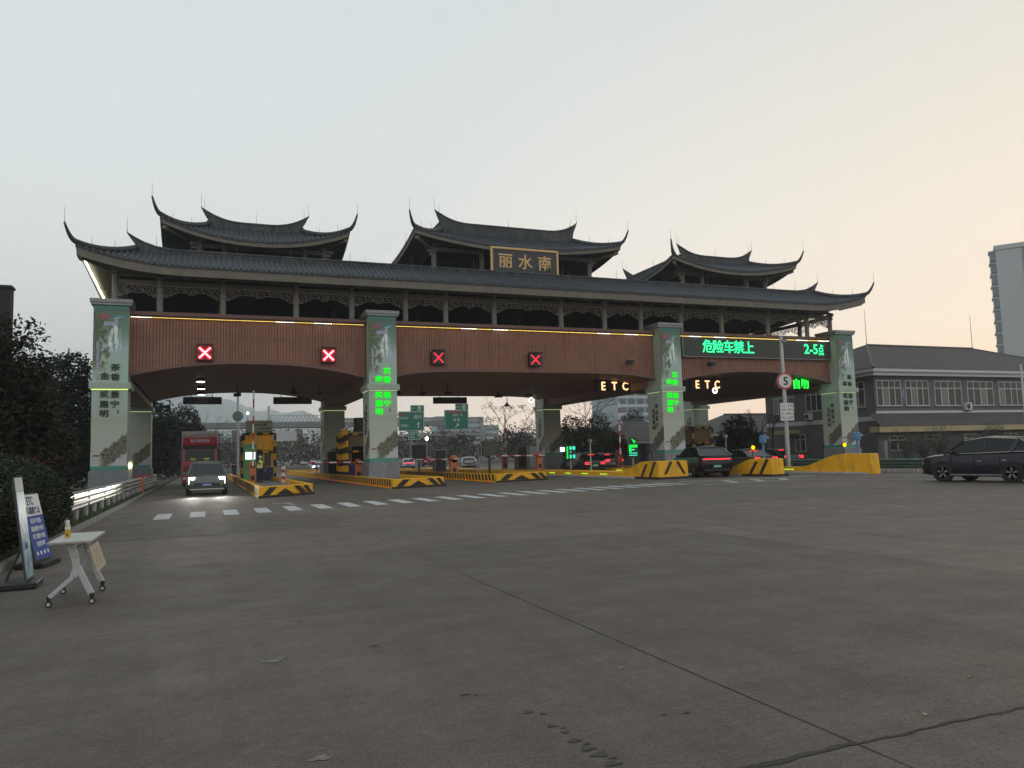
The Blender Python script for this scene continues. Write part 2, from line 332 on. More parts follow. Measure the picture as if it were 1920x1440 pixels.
CHARS = [('茶', 1.22, 7.50), ('香', 1.22, 6.92), ('金', 0.66, 6.98), ('景', 1.22, 5.86), ('宁', 1.22, 5.30), ('奖', 0.66, 5.88), ('惠', 0.66, 5.30), ('明', 0.66, 4.74)]
XP = [-6.25, 10.15, 33.08, 51.05]
def pillar(x, y0, front, lit, d=2.1):
    p = empty('front_pillar' if front else 'rear_pillar', gate, (x-GO[0], y0-GO[1], 0))
    if front: tag(p, ['pillar with black carved letters beside the dark trees', 'pillar with green lit letters between the crossed-out lanes', 'pillar with green lit letters left of the message board', 'rightmost pillar with black carved letters'][XP.index(x)])
    w = PW
    m = MB().box(-0.08, w+0.08, -0.08, d+0.08, 0, 1.36)
    m.build('plinth_core', STONE, p)
    pm = MB().box(0, 0.0, 0, 0, 0, 0)
    plate = MB().box(-(w+0.16)/6+0.006, (w+0.16)/6-0.006, -0.03, 0.0, 0.0, 1.34).mesh('stone_panel', STONE)
    for k in range(3):
        inst('stone_panel', plate, (-0.08+(w+0.16)*(k+0.5)/3, -0.083, 0.01), p)
        inst('stone_panel', plate, (-0.083, -0.08+(d+0.16)*(k+0.5)/3, 0.01), p, -pi/2)
    MB().box(0.02, w-0.02, 0.02, d, 1.36, 11.25).build('shaft', PCORE, p)
    inst('mural_print', mural_low, (0, -0.02, 0), p); 
    inst('mural_print', mural_low, (-0.02, d, 0), p, -pi/2, (d/PW, 1, 1))
    if front:
        inst('mural_print', mural_up, (0, -0.02, 0), p)
        MB().box(-0.14, w+0.14, -0.16, d+0.1, 11.25, 11.4).box(-0.2, w+0.2, -0.22, d+0.14, 11.4, 11.62).build('capital', CAPM, p, bevel=0.015)
        for ch, cx, cz in CHARS: text(ch, (cx, -0.05, cz), 0.45, GREENCH if lit else INK, p, ext=0.03, off=0.008 if lit else 0.004, sx=1.18, name='carved_letter')
        inst('emblem', emblem_me, (0.9, -0.034, 10.45), p, 0, (1.15, 1, 1.25)); inst('small_print', caption_me, (0, -0.032, 0), p); inst('banner_print', banner_me, (0, -0.032, 0), p)
        text('山', (0.27, -0.034, 7.02), 0.2, mat('lavender_print', (0.42, 0.42, 0.58)), p, ext=0.004, name='small_letter')
        text('景', (0.27, -0.034, 6.82), 0.2, mat('lavender_print', (0.42, 0.42, 0.58)), p, ext=0.004, name='small_letter')
        MB().box(1.36, 1.43, -0.03, -0.022, 4.72, 4.95).build('seal_mark', mat('seal_ink', (0.05, 0.035, 0.035), 0.6), p)
    for ch, cy, cz in (('一', 1.0, 5.75), ('茶', 0.85, 5.1), ('香', 0.85, 4.6), ('景', 0.85, 4.1), ('宁', 0.85, 3.6), ('金', 1.3, 4.75), ('奖', 1.3, 4.3), ('惠', 1.3, 3.85), ('明', 1.3, 3.4)):
        text(ch, (-0.045, cy, cz), 0.4, INK, p, ext=0.01, sx=1.1, rz=-pi/2, name='carved_letter')
    MB().box(-0.16, w+0.16, -0.18, d+0.12, 6.2, 6.58).build('band', BAND, p, bevel=0.015)
    MB().box(-0.03, w+0.03, -0.062, -0.052, 6.165, 6.185).box(-0.062, -0.052, 0.2, d, 6.165, 6.185).build('led_strip', LEDG if front and x < 0 else LEDG2, p)
for i, x in enumerate(XP): pillar(x, 51.0, True, i in (1, 2))
for x, y in zip([-6.25, 10.15, 32.6, 51.9], [72.3, 72.2, 72.6, 73.6]): pillar(x, y, False, False, 2.2)
# downlight box at the inner corner of the first pillar
p = gate
mb = MB(GO).box(-4.28, -4.05, 51.1, 51.4, 0.6, 1.9); mb.build('cable_box', PCORE, gate)
MB(GO).box(-4.22, -4.1, 51.05, 51.1, 1.5, 1.75).build('lamp_lens', emis('warm_lamp', (1, 0.66, 0.32), 30), gate)

# fascia, vault and coping of the three bays
BAYS = [(-4.35, 10.13, 7.12, 7.97, 2.3), (12.05, 33.06, 7.22, 7.68, 6.0), (34.98, 51.05, 7.05, 7.98, 2.4)]
def archz(b, x):
    x0, x1, ze, zm, ex = b; t = abs((x-(x0+x1)/2)/((x1-x0)/2)); return zm-(zm-ze)*min(1, t)**ex
for bi, b in enumerate(BAYS):
    x0, x1 = b[0], b[1]
    bay = empty('bay', gate); tag(bay, ['left bay with two glowing red crosses', 'wide middle bay with two dim red crosses', 'right bay carrying the green message board'][bi])
    for nm, Y, sg in (('fascia', 51.95, 1), ('rear_fascia', 73.4, -1)):
        m = MB(GO); n = int((x1-x0)/0.185); pit = (x1-x0)/n; cols = []
        for k in range(n):
            xa = x0+k*pit
            cols += [(xa, Y), (xa+pit*0.80, Y), (xa+pit*0.84, Y+sg*0.05), (xa+pit*0.98, Y+sg*0.05)]
        cols.append((x1, Y)); vs = []; fs = []
        for (x, y) in cols: vs += [(x, y, archz(b, x)), (x, y, 10.85)]
        for k in range(len(cols)-1): fs.append((2*k, 2*k+2, 2*k+3, 2*k+1) if sg > 0 else (2*k, 2*k+1, 2*k+3, 2*k+2))
        m.add(vs, fs); o = m.build(nm, CLAD, bay)
        if sg > 0:
            SEAM = mat('panel_seam', (0.10, 0.045, 0.034), 0.7); q = int((x1-x0)/2.44)
            MB(GO).box(x0, x1, Y-0.006, Y+0.0, 9.52, 9.535).build('panel_seam', SEAM, bay)
            for k in range(1, q):
                xs = x0+(x1-x0)*k/q; MB(GO).box(xs-0.012, xs+0.012, Y-0.007, Y-0.001, archz(b, xs)+0.1, 10.78).build('panel_seam', SEAM, bay)
    K = 48                                                  # arch edge trim
    for Y in (51.82, 73.42):
        m = MB(GO); vs = []; fs = []
        for k in range(K+1):
            x = lerp(x0, x1, k/K); z = archz(b, x)
            vs += [(x, Y, z-0.05), (x, Y+0.16, z-0.05), (x, Y+0.16, z+0.11), (x, Y, z+0.11)]
        for k in range(K): fs += [(4*k+i, 4*k+(i+1) % 4, 4*k+4+(i+1) % 4, 4*k+4+i) for i in range(4)]
        m.add(vs, fs).build('arch_trim', COPING, bay, norm=True)
    m = MB(GO); rows = 110; vs = []; fs = []; sec = []
    for k in range(K+1):                                    # slatted vault
        x = lerp(x0, x1, k/K); sec.append((x, archz(b, x)+0.02))
    prof = []
    step_ = (73.4-51.98)/rows
    for r in range(rows):
        y = 51.98+r*step_; prof += [(y, 0), (y+step_*0.78, 0), (y+step_*0.82, 0.05), (y+step_*0.96, 0.05)]
    prof.append((73.4, 0))
    for (y, d) in prof:
        for (x, z) in sec: vs.append((x, y, z+d))
    w = K+1
    for r in range(len(prof)-1):
        for k in range(K): fs.append((r*w+k, (r+1)*w+k, (r+1)*w+k+1, r*w+k+1))
    m.add(vs, fs); m.build('vault_soffit', VAULT, bay)
    MB(GO).box(x0-0.03, x1+0.03, 51.7, 52.3, 10.86, 11.1).box(x0-0.03, x1+0.03, 51.8, 52.2, 10.78, 10.86).build('coping', COPING, bay, bevel=0.02)
    m = MB(GO); ml = MB(GO); x = x0+0.05; k = 0; yl = 51.72 if bi < 2 else 51.54
    while x < x1-0.2:                                       # strip light in segments, a few of them brighter
        L_ = min(1.22, x1-0.05-x); bright = (k*7+bi*3) % 9 in (0, 4)
        nd = int(L_/0.1)
        for q in range(nd): m.box(x+q*0.1, x+q*0.1+0.05, yl, yl+0.03, 10.715, 10.735, 1 if bright else 0)
        ml.box(x, x+L_-0.03, yl-0.02, yl+0.1, 10.74, 10.765); x += L_; k += 1
    m.build('led_strip', [LED, LEDW], bay)['kind'] = 'stuff'; ml.build('led_rail', DARK, bay)
for i, x in enumerate(XP):
    MB(GO).box(x+0.05, x+PW-0.05, 53.2, 73.0, 6.6, 7.6).build('side_beam', VAULT, gate)
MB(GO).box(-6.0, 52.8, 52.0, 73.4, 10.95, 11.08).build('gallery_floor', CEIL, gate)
MB(GO).box(-6.0, -4.4, 52.0, 73.3, 7.0, 10.95).build('end_wall', CLAD, gate)
MB(GO).box(51.1, 52.8, 53.0, 73.3, 7.0, 10.95).build('end_wall', CLAD, gate)

# gallery of columns, beams and fretwork
CX = [-5.25, -2.73, 0.98, 5.57, 9.27, 13.03, 15.99, 19.71, 25.16, 28.93, 32.19, 36.0, 40.0, 44.8, 49.1, 51.75]
CYS = [56.0, 60.2, 64.4, 68.6]
col_me = MB().lathe([(0.24, 0), (0.24, 0.08), (0.19, 0.12), (0.185, 2.3)], n=14).box(-0.09, 0.09, -0.42, 0.3, 1.95, 2.2).box(-0.07, 0.07, -0.3, -0.2, 1.6, 1.95).mesh('gallery_column', COLUMN)
for x in CX:
    for y in (52.25, 73.1): inst('gallery_column', col_me, (x-GO[0], y-GO[1], 11.1), gate)
for y in CYS:
    for x in (CX[0], CX[-1]): inst('gallery_column', col_me, (x-GO[0], y-GO[1], 11.1), gate, pi/2)
for y in CYS[1:3]:
    for x in CX[2:-1:2]: inst('gallery_column', col_me, (x-GO[0], y-GO[1], 11.1), gate)
def fret(L, seed):
    """fretwork hung under a beam: deeper at both ends, a small drop in the middle"""
    rnd = random.Random(seed); m = MB(); t = 0.017; c = 0.125
    nx = max(6, int(round(L/c))); c = L/nx
    def depth(i):
        e = min(i, nx-1-i)
        if e < 2: return 6
        if e < 4: return 5
        if e < 6: return 4
        if abs(i-(nx-1)/2) < 1.6: return 4
        return 3
    D = [depth(i) for i in range(nx)]
    def hb(i0, i1, j): m.box(i0*c-t, i1*c+t, -0.03, 0.03, -j*0.12-t, -j*0.12+t)
    def vb(i, j0, j1): m.box(i*c-t, i*c+t, -0.028, 0.028, -j1*0.12-t, -j0*0.12+t)
    m.box(0, L, -0.035, 0.035, -0.02, 0.03)
    for i in range(nx):
        d = D[i]
        hb(i, i+1, d)                                   # lower outline
        if i and D[i-1] != d: vb(i, min(D[i-1], d), max(D[i-1], d))
        for j in range(1, d):
            if (i+2*j) % 3 != 0: hb(i, i+1, j)
        if (i % 2 == 0): vb(i, 0, 1 + (i//2) % 2)
        if (i % 3 == 1): vb(i, d-2 if d > 3 else 1, d)
        if (i % 4 == 3): vb(i, 1, min(3, d))
    vb(0, 0, 6); vb(nx, 0, 6)
    return m
BEAM = mat('gallery_beam', (0.18, 0.165, 0.125), 0.75, var=0.15, scale=1.6)
for k in range(len(CX)-1):
    xa, xb = CX[k]+0.17, CX[k+1]-0.17
    for y in (52.25, 73.1):
        MB(GO).box(xa-0.05, xb+0.05, y-0.13, y+0.13, 12.86, 13.14).build('lintel', BEAM, gate, bevel=0.012)
        MB(GO).box(xa-0.05, xb+0.05, y-0.12, y+0.12, 13.36, 13.55).build('upper_beam', BEAM, gate)
        me = fret(xb-xa, k).mesh('fretwork', LATTICE)
        inst('fretwork', me, (xa-GO[0], y-GO[1], 12.84), gate)
    if k >= 4:
        m = MB(GO); xm = (xa+xb)/2
        for q in (-0.5, 0.5):
            x = xm+q*(xb-xa)*0.4; m.box(x-0.12, x+0.12, 52.2, 52.3, 13.14, 13.18).box(x-0.02, x+0.02, 52.2, 52.3, 13.18, 13.36).box(x-0.12, x-0.09, 52.2, 52.3, 13.18, 13.28).box(x+0.09, x+0.12, 52.2, 52.3, 13.18, 13.28)
        m.build('bracket_block', BEAM, gate)
ys = [52.25]+CYS+[73.1]
for k in range(len(ys)-1):
    for x in (CX[0], CX[-1]):
        MB(GO).box(x-0.13, x+0.13, ys[k]+0.12, ys[k+1]-0.12, 12.86, 13.14).build('lintel', BEAM, gate)
        MB(GO).box(x-0.12, x+0.12, ys[k]+0.12, ys[k+1]-0.12, 13.36, 13.55).build('upper_beam', BEAM, gate)
        inst('fretwork', fret(ys[k+1]-ys[k]-0.34, 40+k).mesh('fretwork', LATTICE), (x-GO[0], ys[k]+0.17-GO[1], 12.84), gate, pi/2)

ROD_ME = MB().cyl((0, 0, 0), (0, 0, 0.95), 0.014, 0.009, 5).cyl((0, 0, -0.05), (0, 0, 0.06), 0.035, 0.025, 6).mesh('lightning_rod', ROD)
def skirt_roof(nm, label, parent, x0, x1, y0, y1, a, ze, zr, lift, R, zs_in, b_in, ridge_h, tip=(0.55, 1.0), bt=0.5, rods=5, side_R=None, bts=None):
    """ring of curved tile roof with lifted corners: tiles, eave board, soffit, hips, ridges, tips and rods"""
    ex = 2.1
    def zsurf(x, y):
        dx = min(x-x0, x1-x); dy = min(y-y0, y1-y); t = min(1, max(0, min(dx, dy)/a)); e = max(dx, dy)
        lf = max(0, 1-e/R)**ex
        if side_R and dy > dx:
            q = min(1, (dy-dx)/3.0); lf = lerp(lf, max(0, 1-dy/side_R), q*q*(3-2*q))
        return ze+(zr-ze)*(0.62*t+0.38*t*t)+lift*lf*(1-0.55*t)
    p = 0.33; prof = [(0.0, 0.0), (0.34, 0.0), (0.46, 0.075), (0.62, 0.105), (0.78, 0.105), (0.92, 0.06)]
    m = MB(GO); S = 7
    for face in range(4):
        horiz = face < 2
        la, lb = (x0, x1) if horiz else (y0, y1)
        n = int((lb-la)/p); pp = (lb-la)/n; cs = [(la+(k+f)*pp, h) for k in range(n) for f, h in prof]+[(lb, 0)]
        vs = []; fs = []
        for (c, h) in cs:
            lim = min(a, max(0.02, min(c-la, lb-c)))
            for s in range(S+1):
                d = lim*max(0, s-1)/(S-1)
                if horiz: x = c; y = y0+d if face == 0 else y1-d
                else: y = c; x = x0+d if face == 2 else x1-d
                z = zsurf(x, y)+h-(0.13+0.4*h if s == 0 else 0)
                vs.append((x, y, z))
        for k in range(len(cs)-1):
            for s in range(S):
                q = (k*(S+1)+s, (k+1)*(S+1)+s, (k+1)*(S+1)+s+1, k*(S+1)+s+1)
                fs.append(q if face in (0, 3) else q[::-1])
        m.add(vs, fs)
    roof = m.build(nm, TILE, parent); tag(roof, label)
    def per(n=40):                                          # points round the eave, denser at corners
        pts = []
        def run(A, B):
            for k in range(n): t = k/n; t = 0.5-0.5*cos(pi*t); pts.append((lerp(A[0], B[0], t), lerp(A[1], B[1], t)))
        run((x0, y0), (x1, y0)); run((x1, y0), (x1, y1)); run((x1, y1), (x0, y1)); run((x0, y1), (x0, y0)); return pts
    P = per(); n = len(P)
    def ring(ins, dz): return [(min(max(x, x0+ins), x1-ins), min(max(y, y0+ins), y1-ins), zsurf(x, y)+dz) for x, y in P]
    def btk(x, y):
        if bts is None: return bt
        dx = min(x-x0, x1-x); dy = min(y-y0, y1-y); return lerp(bt, bts, min(1, max(0, dy-dx)/2.0))
    def ringb(ins, k): return [(q[0], q[1], zsurf(x, y)-0.10-btk(x, y)*k) for q, (x, y) in zip(ring(ins, 0), P)]
    A, B, C_, D = ring(0.06, -0.10), ringb(0.06, 1), ringb(0.2, 1), ring(0.2, -0.10)
    m = MB(GO); m.add(A+B+C_+D, [(i+j*n, i+((j+1) % 4)*n, (i+1) % n+((j+1) % 4)*n, (i+1) % n+j*n) for i in range(n) for j in range(4)])
    m.build('eave_board', BOARD, roof, norm=True)
    m = MB(GO); A = ringb(0.2, 0.75); B = [(min(max(x, x0+b_in), x1-b_in), min(max(y, y0+b_in), y1-b_in), zs_in) for x, y in P]
    Mi = [(lerp(p_[0], q_[0], 0.5), lerp(p_[1], q_[1], 0.5), lerp(p_[2], q_[2], 0.5)-0.02) for p_, q_ in zip(A, B)]
    m.add(A+Mi+B, [(i+j*n, (i+1) % n+j*n, (i+1) % n+(j+1)*n, i+(j+1)*n) for i in range(n) for j in range(2)])
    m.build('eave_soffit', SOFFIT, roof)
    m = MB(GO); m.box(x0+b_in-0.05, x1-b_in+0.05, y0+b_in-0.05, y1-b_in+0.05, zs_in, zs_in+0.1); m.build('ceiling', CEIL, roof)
    MB(GO).box(x0+a-0.1, x1-a+0.1, y0+a-0.1, y1-a+0.1, zr-0.35, zr-0.2).build('roof_deck', TILE, roof)
    corners = [(x0, y0, -1, -1), (x1, y0, 1, -1), (x1, y1, 1, 1), (x0, y1, -1, 1)]
    for (cx, cy, sx, sy) in corners:
        pts = []; rs = []
        for k in range(9):
            t = k/8; d = a*(1-t); x, y = cx-sx*d, cy-sy*d; pts.append((x, y, zsurf(x, y)+0.16)); rs.append(0.19-0.02*t)
        bx, by, bz = pts[-1]
        for k in range(1, 7):
            t = k/6; o = tip[0]*(t**0.85); pts.append((bx+sx*o, by+sy*o, bz+tip[1]*(0.35*t+0.65*t*t))); rs.append(lerp(0.16, 0.06, t))
        MB(GO).tube(pts, rs, 8).build('hip_ridge', RIDGE, roof, smooth=True)
        e = pts[-1]; inst('lightning_rod', ROD_ME, (e[0]-GO[0], e[1]-GO[1], e[2]-GO[2]), roof)
        for q in (2, 5):
            e = pts[q+1]; inst('lightning_rod', ROD_ME, (e[0]-GO[0], e[1]-GO[1], e[2]+0.12), roof, sc=(1, 1, 0.55))
        # bracket beam end under the corner
        MB(GO).bar((cx-sx*1.6, cy-sy*1.6, zsurf(cx, cy)-1.0), (cx-sx*0.35, cy-sy*0.35, zsurf(cx, cy)-0.72), 0.16, 0.2).cbox((cx-sx*0.32, cy-sy*0.32, zsurf(cx, cy)-0.66), (0.26, 0.26, 0.22), pi/4).build('corner_beam', BEAM, roof)
    for (A, B) in (((x0+a, y0+a), (x1-a, y0+a)), ((x1-a, y0+a), (x1-a, y1-a)), ((x1-a, y1-a), (x0+a, y1-a)), ((x0+a, y1-a), (x0+a, y0+a))):
        Ln = sqrt((B[0]-A[0])**2+(B[1]-A[1])**2); dx, dy = (B[0]-A[0])/Ln, (B[1]-A[1])/Ln; K = 36; vs = []; tops = []
        fr = abs(dx) > 0.5; E_ = 0.55 if fr else 0.0; up = 0.95 if fr else 0.0
        for k in range(K+1):
            t = k/K; t = 0.5-0.5*cos(pi*t); s = -E_+(Ln+2*E_)*t; g = min(s+E_, Ln+E_-s)
            w_ = max(0, 1-g/3.0); lf = up*w_**2.4*(1 if g > 0.5 else 1)
            x, y = A[0]+dx*s, A[1]+dy*s
            top = zr+ridge_h+lf; bot = zr-0.15 if g >= E_ else lerp(top-0.07, zr+ridge_h*0.3+lf*0.5, g/E_)
            hw = 0.13 if g >= E_ else lerp(0.03, 0.13, g/E_)
            nx_, ny_ = -dy*hw, dx*hw; cp = 0.05
            vs += [(x+nx_, y+ny_, bot), (x-nx_, y-ny_, bot), (x-nx_, y-ny_, top-0.12), (x-nx_*1.5, y-ny_*1.5, top-0.1), (x-nx_*1.3, y-ny_*1.3, top), (x+nx_*1.3, y+ny_*1.3, top), (x+nx_*1.5, y+ny_*1.5, top-0.1), (x+nx_, y+ny_, top-0.12)]
            tops.append((x, y, top))
        fs = [(8*k+i, 8*k+(i+1) % 8, 8*k+8+(i+1) % 8, 8*k+8+i) for k in range(K) for i in range(8)]+[tuple(range(8)), tuple(8*K+i for i in range(8))]
        MB(GO).add(vs, fs).build('ridge', RIDGE, roof, norm=True)
        for q in ([0, K] if fr else [])+[int(K*(0.12+0.76*i/(rods-1))) for i in range(rods)]:
            e = tops[q]; inst('lightning_rod', ROD_ME, (e[0]-GO[0], e[1]-GO[1], e[2]), roof, sc=(1, 1, 1.0 if q in (0, K) else 0.8))
    return roof
skirt_roof('main_roof', 'long lower roof with lifted corners', gate, -7.15, 53.85, 50.0, 76.0, 3.0, 13.66, 15.15, 0.95, 6.0, 13.55, 2.1, 0.28, tip=(0.5, 0.95), bt=0.5, rods=14, side_R=15.0, bts=0.18)
MB(GO).bar((-6.84, 51.6, 14.02), (-6.84, 58.2, 13.72), 0.09, 0.06).build('led_strip', LEDW, gate)
MB(GO).bar((-6.84, 58.5, 13.70), (-6.84, 64.5, 13.46), 0.09, 0.06).build('led_strip', LEDW, gate)

def pavilion(label, x0, x1, ze, zr, lift, ridge_h, cols):
    y0, y1 = 55.0, 71.0
    pv = empty('pavilion', gate); tag(pv, label)
    zi = ze+0.3
    R_ = skirt_roof('pavilion_roof', None, pv, x0, x1, y0, y1, 3.1, ze, zr, lift, (x1-x0)/2*0.98, zi, 2.2, ridge_h, tip=(0.45, 1.0), bt=0.28, rods=3)
    # skirt_roof parents its pieces to the roof; keep the pavilion at three levels
    for ch in list(R_.children): ch.parent = pv
    ya, yb = y0+1.75, y1-1.75
    h = zi-15.0
    cme = MB().lathe([(0.23, 0), (0.2, 0.1), (0.2, h)], n=12).box(-0.08, 0.08, -0.5, 0.4, h-0.35, h-0.1).box(-0.06, 0.06, -0.34, -0.22, h-0.75, h-0.35).mesh('pavilion_column', mat('shaded_column', (0.17, 0.165, 0.15), 0.8, var=0.2))  # darker version of the column colour, with the roof's shade put into it
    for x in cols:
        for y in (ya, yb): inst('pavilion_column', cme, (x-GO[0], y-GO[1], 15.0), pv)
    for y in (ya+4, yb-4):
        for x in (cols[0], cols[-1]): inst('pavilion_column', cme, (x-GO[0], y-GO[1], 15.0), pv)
    for y in (ya, yb):
        MB(GO).box(cols[0], cols[-1], y-0.1, y+0.1, zi-0.55, zi-0.25).build('lintel', BEAM, pv)
        MB(GO).box(cols[0], cols[-1], y-0.1, y+0.1, 15.0, 15.7).build('sill_beam', BEAM, pv)
    for x in (cols[0], cols[-1]):
        MB(GO).box(x-0.1, x+0.1, ya, yb, zi-0.55, zi-0.25).build('lintel', BEAM, pv)
        MB(GO).box(x-0.1, x+0.1, ya, yb, 15.0, 15.7).build('sill_beam', BEAM, pv)
    MB(GO).box(cols[0]-1.2, cols[-1]+1.2, ya-1.0, yb+1.0, 14.85, 15.05).build('pavilion_floor', TILE, pv)
    for x, s in ((cols[0], -1), (cols[-1], 1)):             # bracket clusters under the corners
        m = MB(GO)
        for q in range(3): m.box(min(x, x+s*(0.35+0.2*q)), max(x, x+s*(0.35+0.2*q)), ya-0.12, ya+0.12, zi-0.95+q*0.28, zi-0.75+q*0.28)
        m.build('corner_bracket', BEAM, pv)
pavilion('left rooftop pavilion', -2.95, 9.7, 16.95, 18.55, 1.25, 0.55, [-0.4, 1.2, 6.6, 8.0])
pavilion('middle rooftop pavilion behind the name plate', 14.5, 32.35, 17.95, 19.6, 0.95, 0.95, [16.5, 20.5, 26.2, 30.15])
pavilion('right rooftop pavilion', 37.45, 51.0, 17.45, 18.9, 1.05, 0.6, [39.5, 41.6, 46.5, 48.6])

# name plate
np_ = thing('name_plate', (22.98, 53.75, 15.4), 'black name plate with gilt frame and three gilt characters on the roof', 'sign')
GILT = mat('gilt', (0.60, 0.40, 0.18), 0.5, 0.2, var=0.15, scale=3); PLATE = mat('plate_black', (0.035, 0.038, 0.044), 0.55, var=0.2)
MB().box(-2.72, 2.72, 0, 0.12, 0.1, 2.05).build('board', PLATE, np_)
m = MB(); m.box(-2.85, 2.85, -0.06, 0.14, 0.0, 0.17).box(-2.85, 2.85, -0.06, 0.14, 1.98, 2.15).box(-2.85, -2.68, -0.06, 0.14, 0.17, 1.98).box(2.68, 2.85, -0.06, 0.14, 0.17, 1.98); m.build('frame', GILT, np_, bevel=0.02)
for ch, x in (('丽', -1.65), ('水', -0.0), ('南', 1.65)): text(ch, (x, -0.03, 1.07), 1.22, GILT, np_, ext=0.03, off=0.02, name='gilt_character')
for x in (-0.9, 1.7): MB().box(x-0.18, x+0.18, -0.1, 0.3, -0.32, -0.02).build('support', BLACK, np_)

# lane signals
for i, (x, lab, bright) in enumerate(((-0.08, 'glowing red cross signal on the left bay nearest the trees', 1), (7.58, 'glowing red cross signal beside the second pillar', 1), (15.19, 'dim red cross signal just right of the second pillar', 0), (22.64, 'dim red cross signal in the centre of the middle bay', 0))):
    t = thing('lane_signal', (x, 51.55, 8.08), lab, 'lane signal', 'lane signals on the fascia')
    MB().box(-0.48, 0.48, 0.02, 0.36, 0, 0.96).build('housing', BLACK, t, bevel=0.02)
    if bright: MB().box(-0.45, 0.45, 0.008, 0.02, 0.03, 0.93).build('halo_panel', mat('red_halo', (0.10, 0.006, 0.01), 0.4, emit=(1.0, 0.01, 0.04), estr=0.07), t)  # faintly glowing panel added as the red halo round the lit cross
    MB().prism([(-0.5, -0.25, 0.99), (0.5, -0.25, 0.99), (0.5, 0.1, 0.99), (-0.5, 0.1, 0.99)], (0, 0, 0.03)).build('hood', BLACK, t)
    m = MB(); c = 0.48; r = 0.33 if bright else 0.34; w = 0.14 if bright else 0.08
    m.bar((-r, 0, c-r), (r, 0, c+r), 0.03, w*1.25, 0, up=(-1, 0, 1)); m.bar((-r, -0.004, c+r), (r, -0.004, c-r), 0.03, w*1.25, 0, up=(1, 0, 1))
    m.build('cross', emis('red_cross_bright', (1.0, 0.006, 0.02), 9.0) if bright else emis('red_cross_dim', (1.0, 0.035, 0.07), 1.3), t)
    if bright:
        m = MB()
        m.bar((-r, -0.02, c-r), (r, -0.02, c+r), 0.02, w*0.6, 0, up=(-1, 0, 1)); m.bar((-r, -0.024, c+r), (r, -0.024, c-r), 0.02, w*0.6, 0, up=(1, 0, 1))
        m.build('cross_core', emis('red_cross_core', (1.0, 0.72, 0.74), 1.9), t)

# message board
t = thing('message_board', (43.35, 51.62, 9.12), 'wide dark message board with green lit warning characters', 'message board')
MB().box(-7.65, 7.65, 0.05, 0.3, 0, 1.55).build('screen', mat('led_screen', (0.03, 0.04, 0.038), 0.5), t)
m = MB(); m.box(-7.7, 7.7, 0, 0.3, -0.06, 0).box(-7.7, 7.7, 0, 0.3, 1.55, 1.6).box(-7.72, -7.65, 0, 0.3, -0.06, 1.6).box(7.65, 7.72, 0, 0.3, -0.06, 1.6); m.build('frame', GREY, t)
MGRN = emis('message_green', (0.03, 1.0, 0.30), 2.1)
for k, ch in enumerate('危险车禁上'): text(ch, (-5.25+k*1.03, 0.03, 0.86), 1.12, MGRN, t, ext=0.01, off=0.012, name='lit_character')
text('2-5', (5.5, 0.03, 0.88), 1.2, MGRN, t, ext=0.01, off=0.015, name='lit_character')
text('点', (6.62, 0.03, 0.84), 1.05, MGRN, t, ext=0.01, off=0.005, sx=0.6, name='lit_character')
# lane lettering hung under the vault
WARM = emis('warm_letters', (1.0, 0.58, 0.26), 2.2); WHITEL = emis('pale_letters', (0.75, 1.0, 0.78), 0.9); SELF = emis('self_service_green', (0.02, 1.0, 0.06), 1.8)
for x, lab in ((31.6, 'lit ETC lettering under the vault left of the third pillar'), (40.9, 'lit ETC lettering under the vault right of the third pillar')):
    t = thing('lane_lettering', (x, 55.8, 6.72 if x > 35 else 6.52), lab, 'lane sign', 'lane signs under the vault')
    MB().box(-1.75, 1.75, 0.05, 0.3, 0.05, 1.05).build('housing', mat('sign_backing', (0.045, 0.03, 0.026), 0.7), t)
    for k, ch in enumerate('ETC'): text(ch, (-1.03+k*1.03, 0.02, 0.53), 0.98, WARM, t, ext=0.02, off=0.012, sx=0.85, name='lit_letter')
    MB().cyl((-1, 0.18, 1.1), (-1, 0.18, 1.75), 0.03).cyl((1, 0.18, 1.1), (1, 0.18, 1.75), 0.03).build('hanger', DARK, t)
t = thing('lane_lettering', (48.0, 53.2, 6.62), 'lit green characters under the vault behind the round speed sign', 'lane sign', 'lane signs under the vault')
MB().box(-2.0, 1.95, 0.05, 0.3, 0.03, 0.97).build('housing', mat('sign_backing', (0.045, 0.03, 0.026), 0.7), t)
text('ETC', (-0.95, 0.02, 0.5), 0.85, WHITEL, t, ext=0.02, off=0.01, sx=0.75, name='lit_letter')
for k, ch in enumerate('自助'): text(ch, (0.45+k*0.92, 0.02, 0.5), 0.92, SELF, t, ext=0.02, off=0.02, name='lit_character')
MB().cyl((-1, 0.18, 1.0), (-1, 0.18, 1.5), 0.03).cyl((1, 0.18, 1.0), (1, 0.18, 1.5), 0.03).build('hanger', DARK, t)
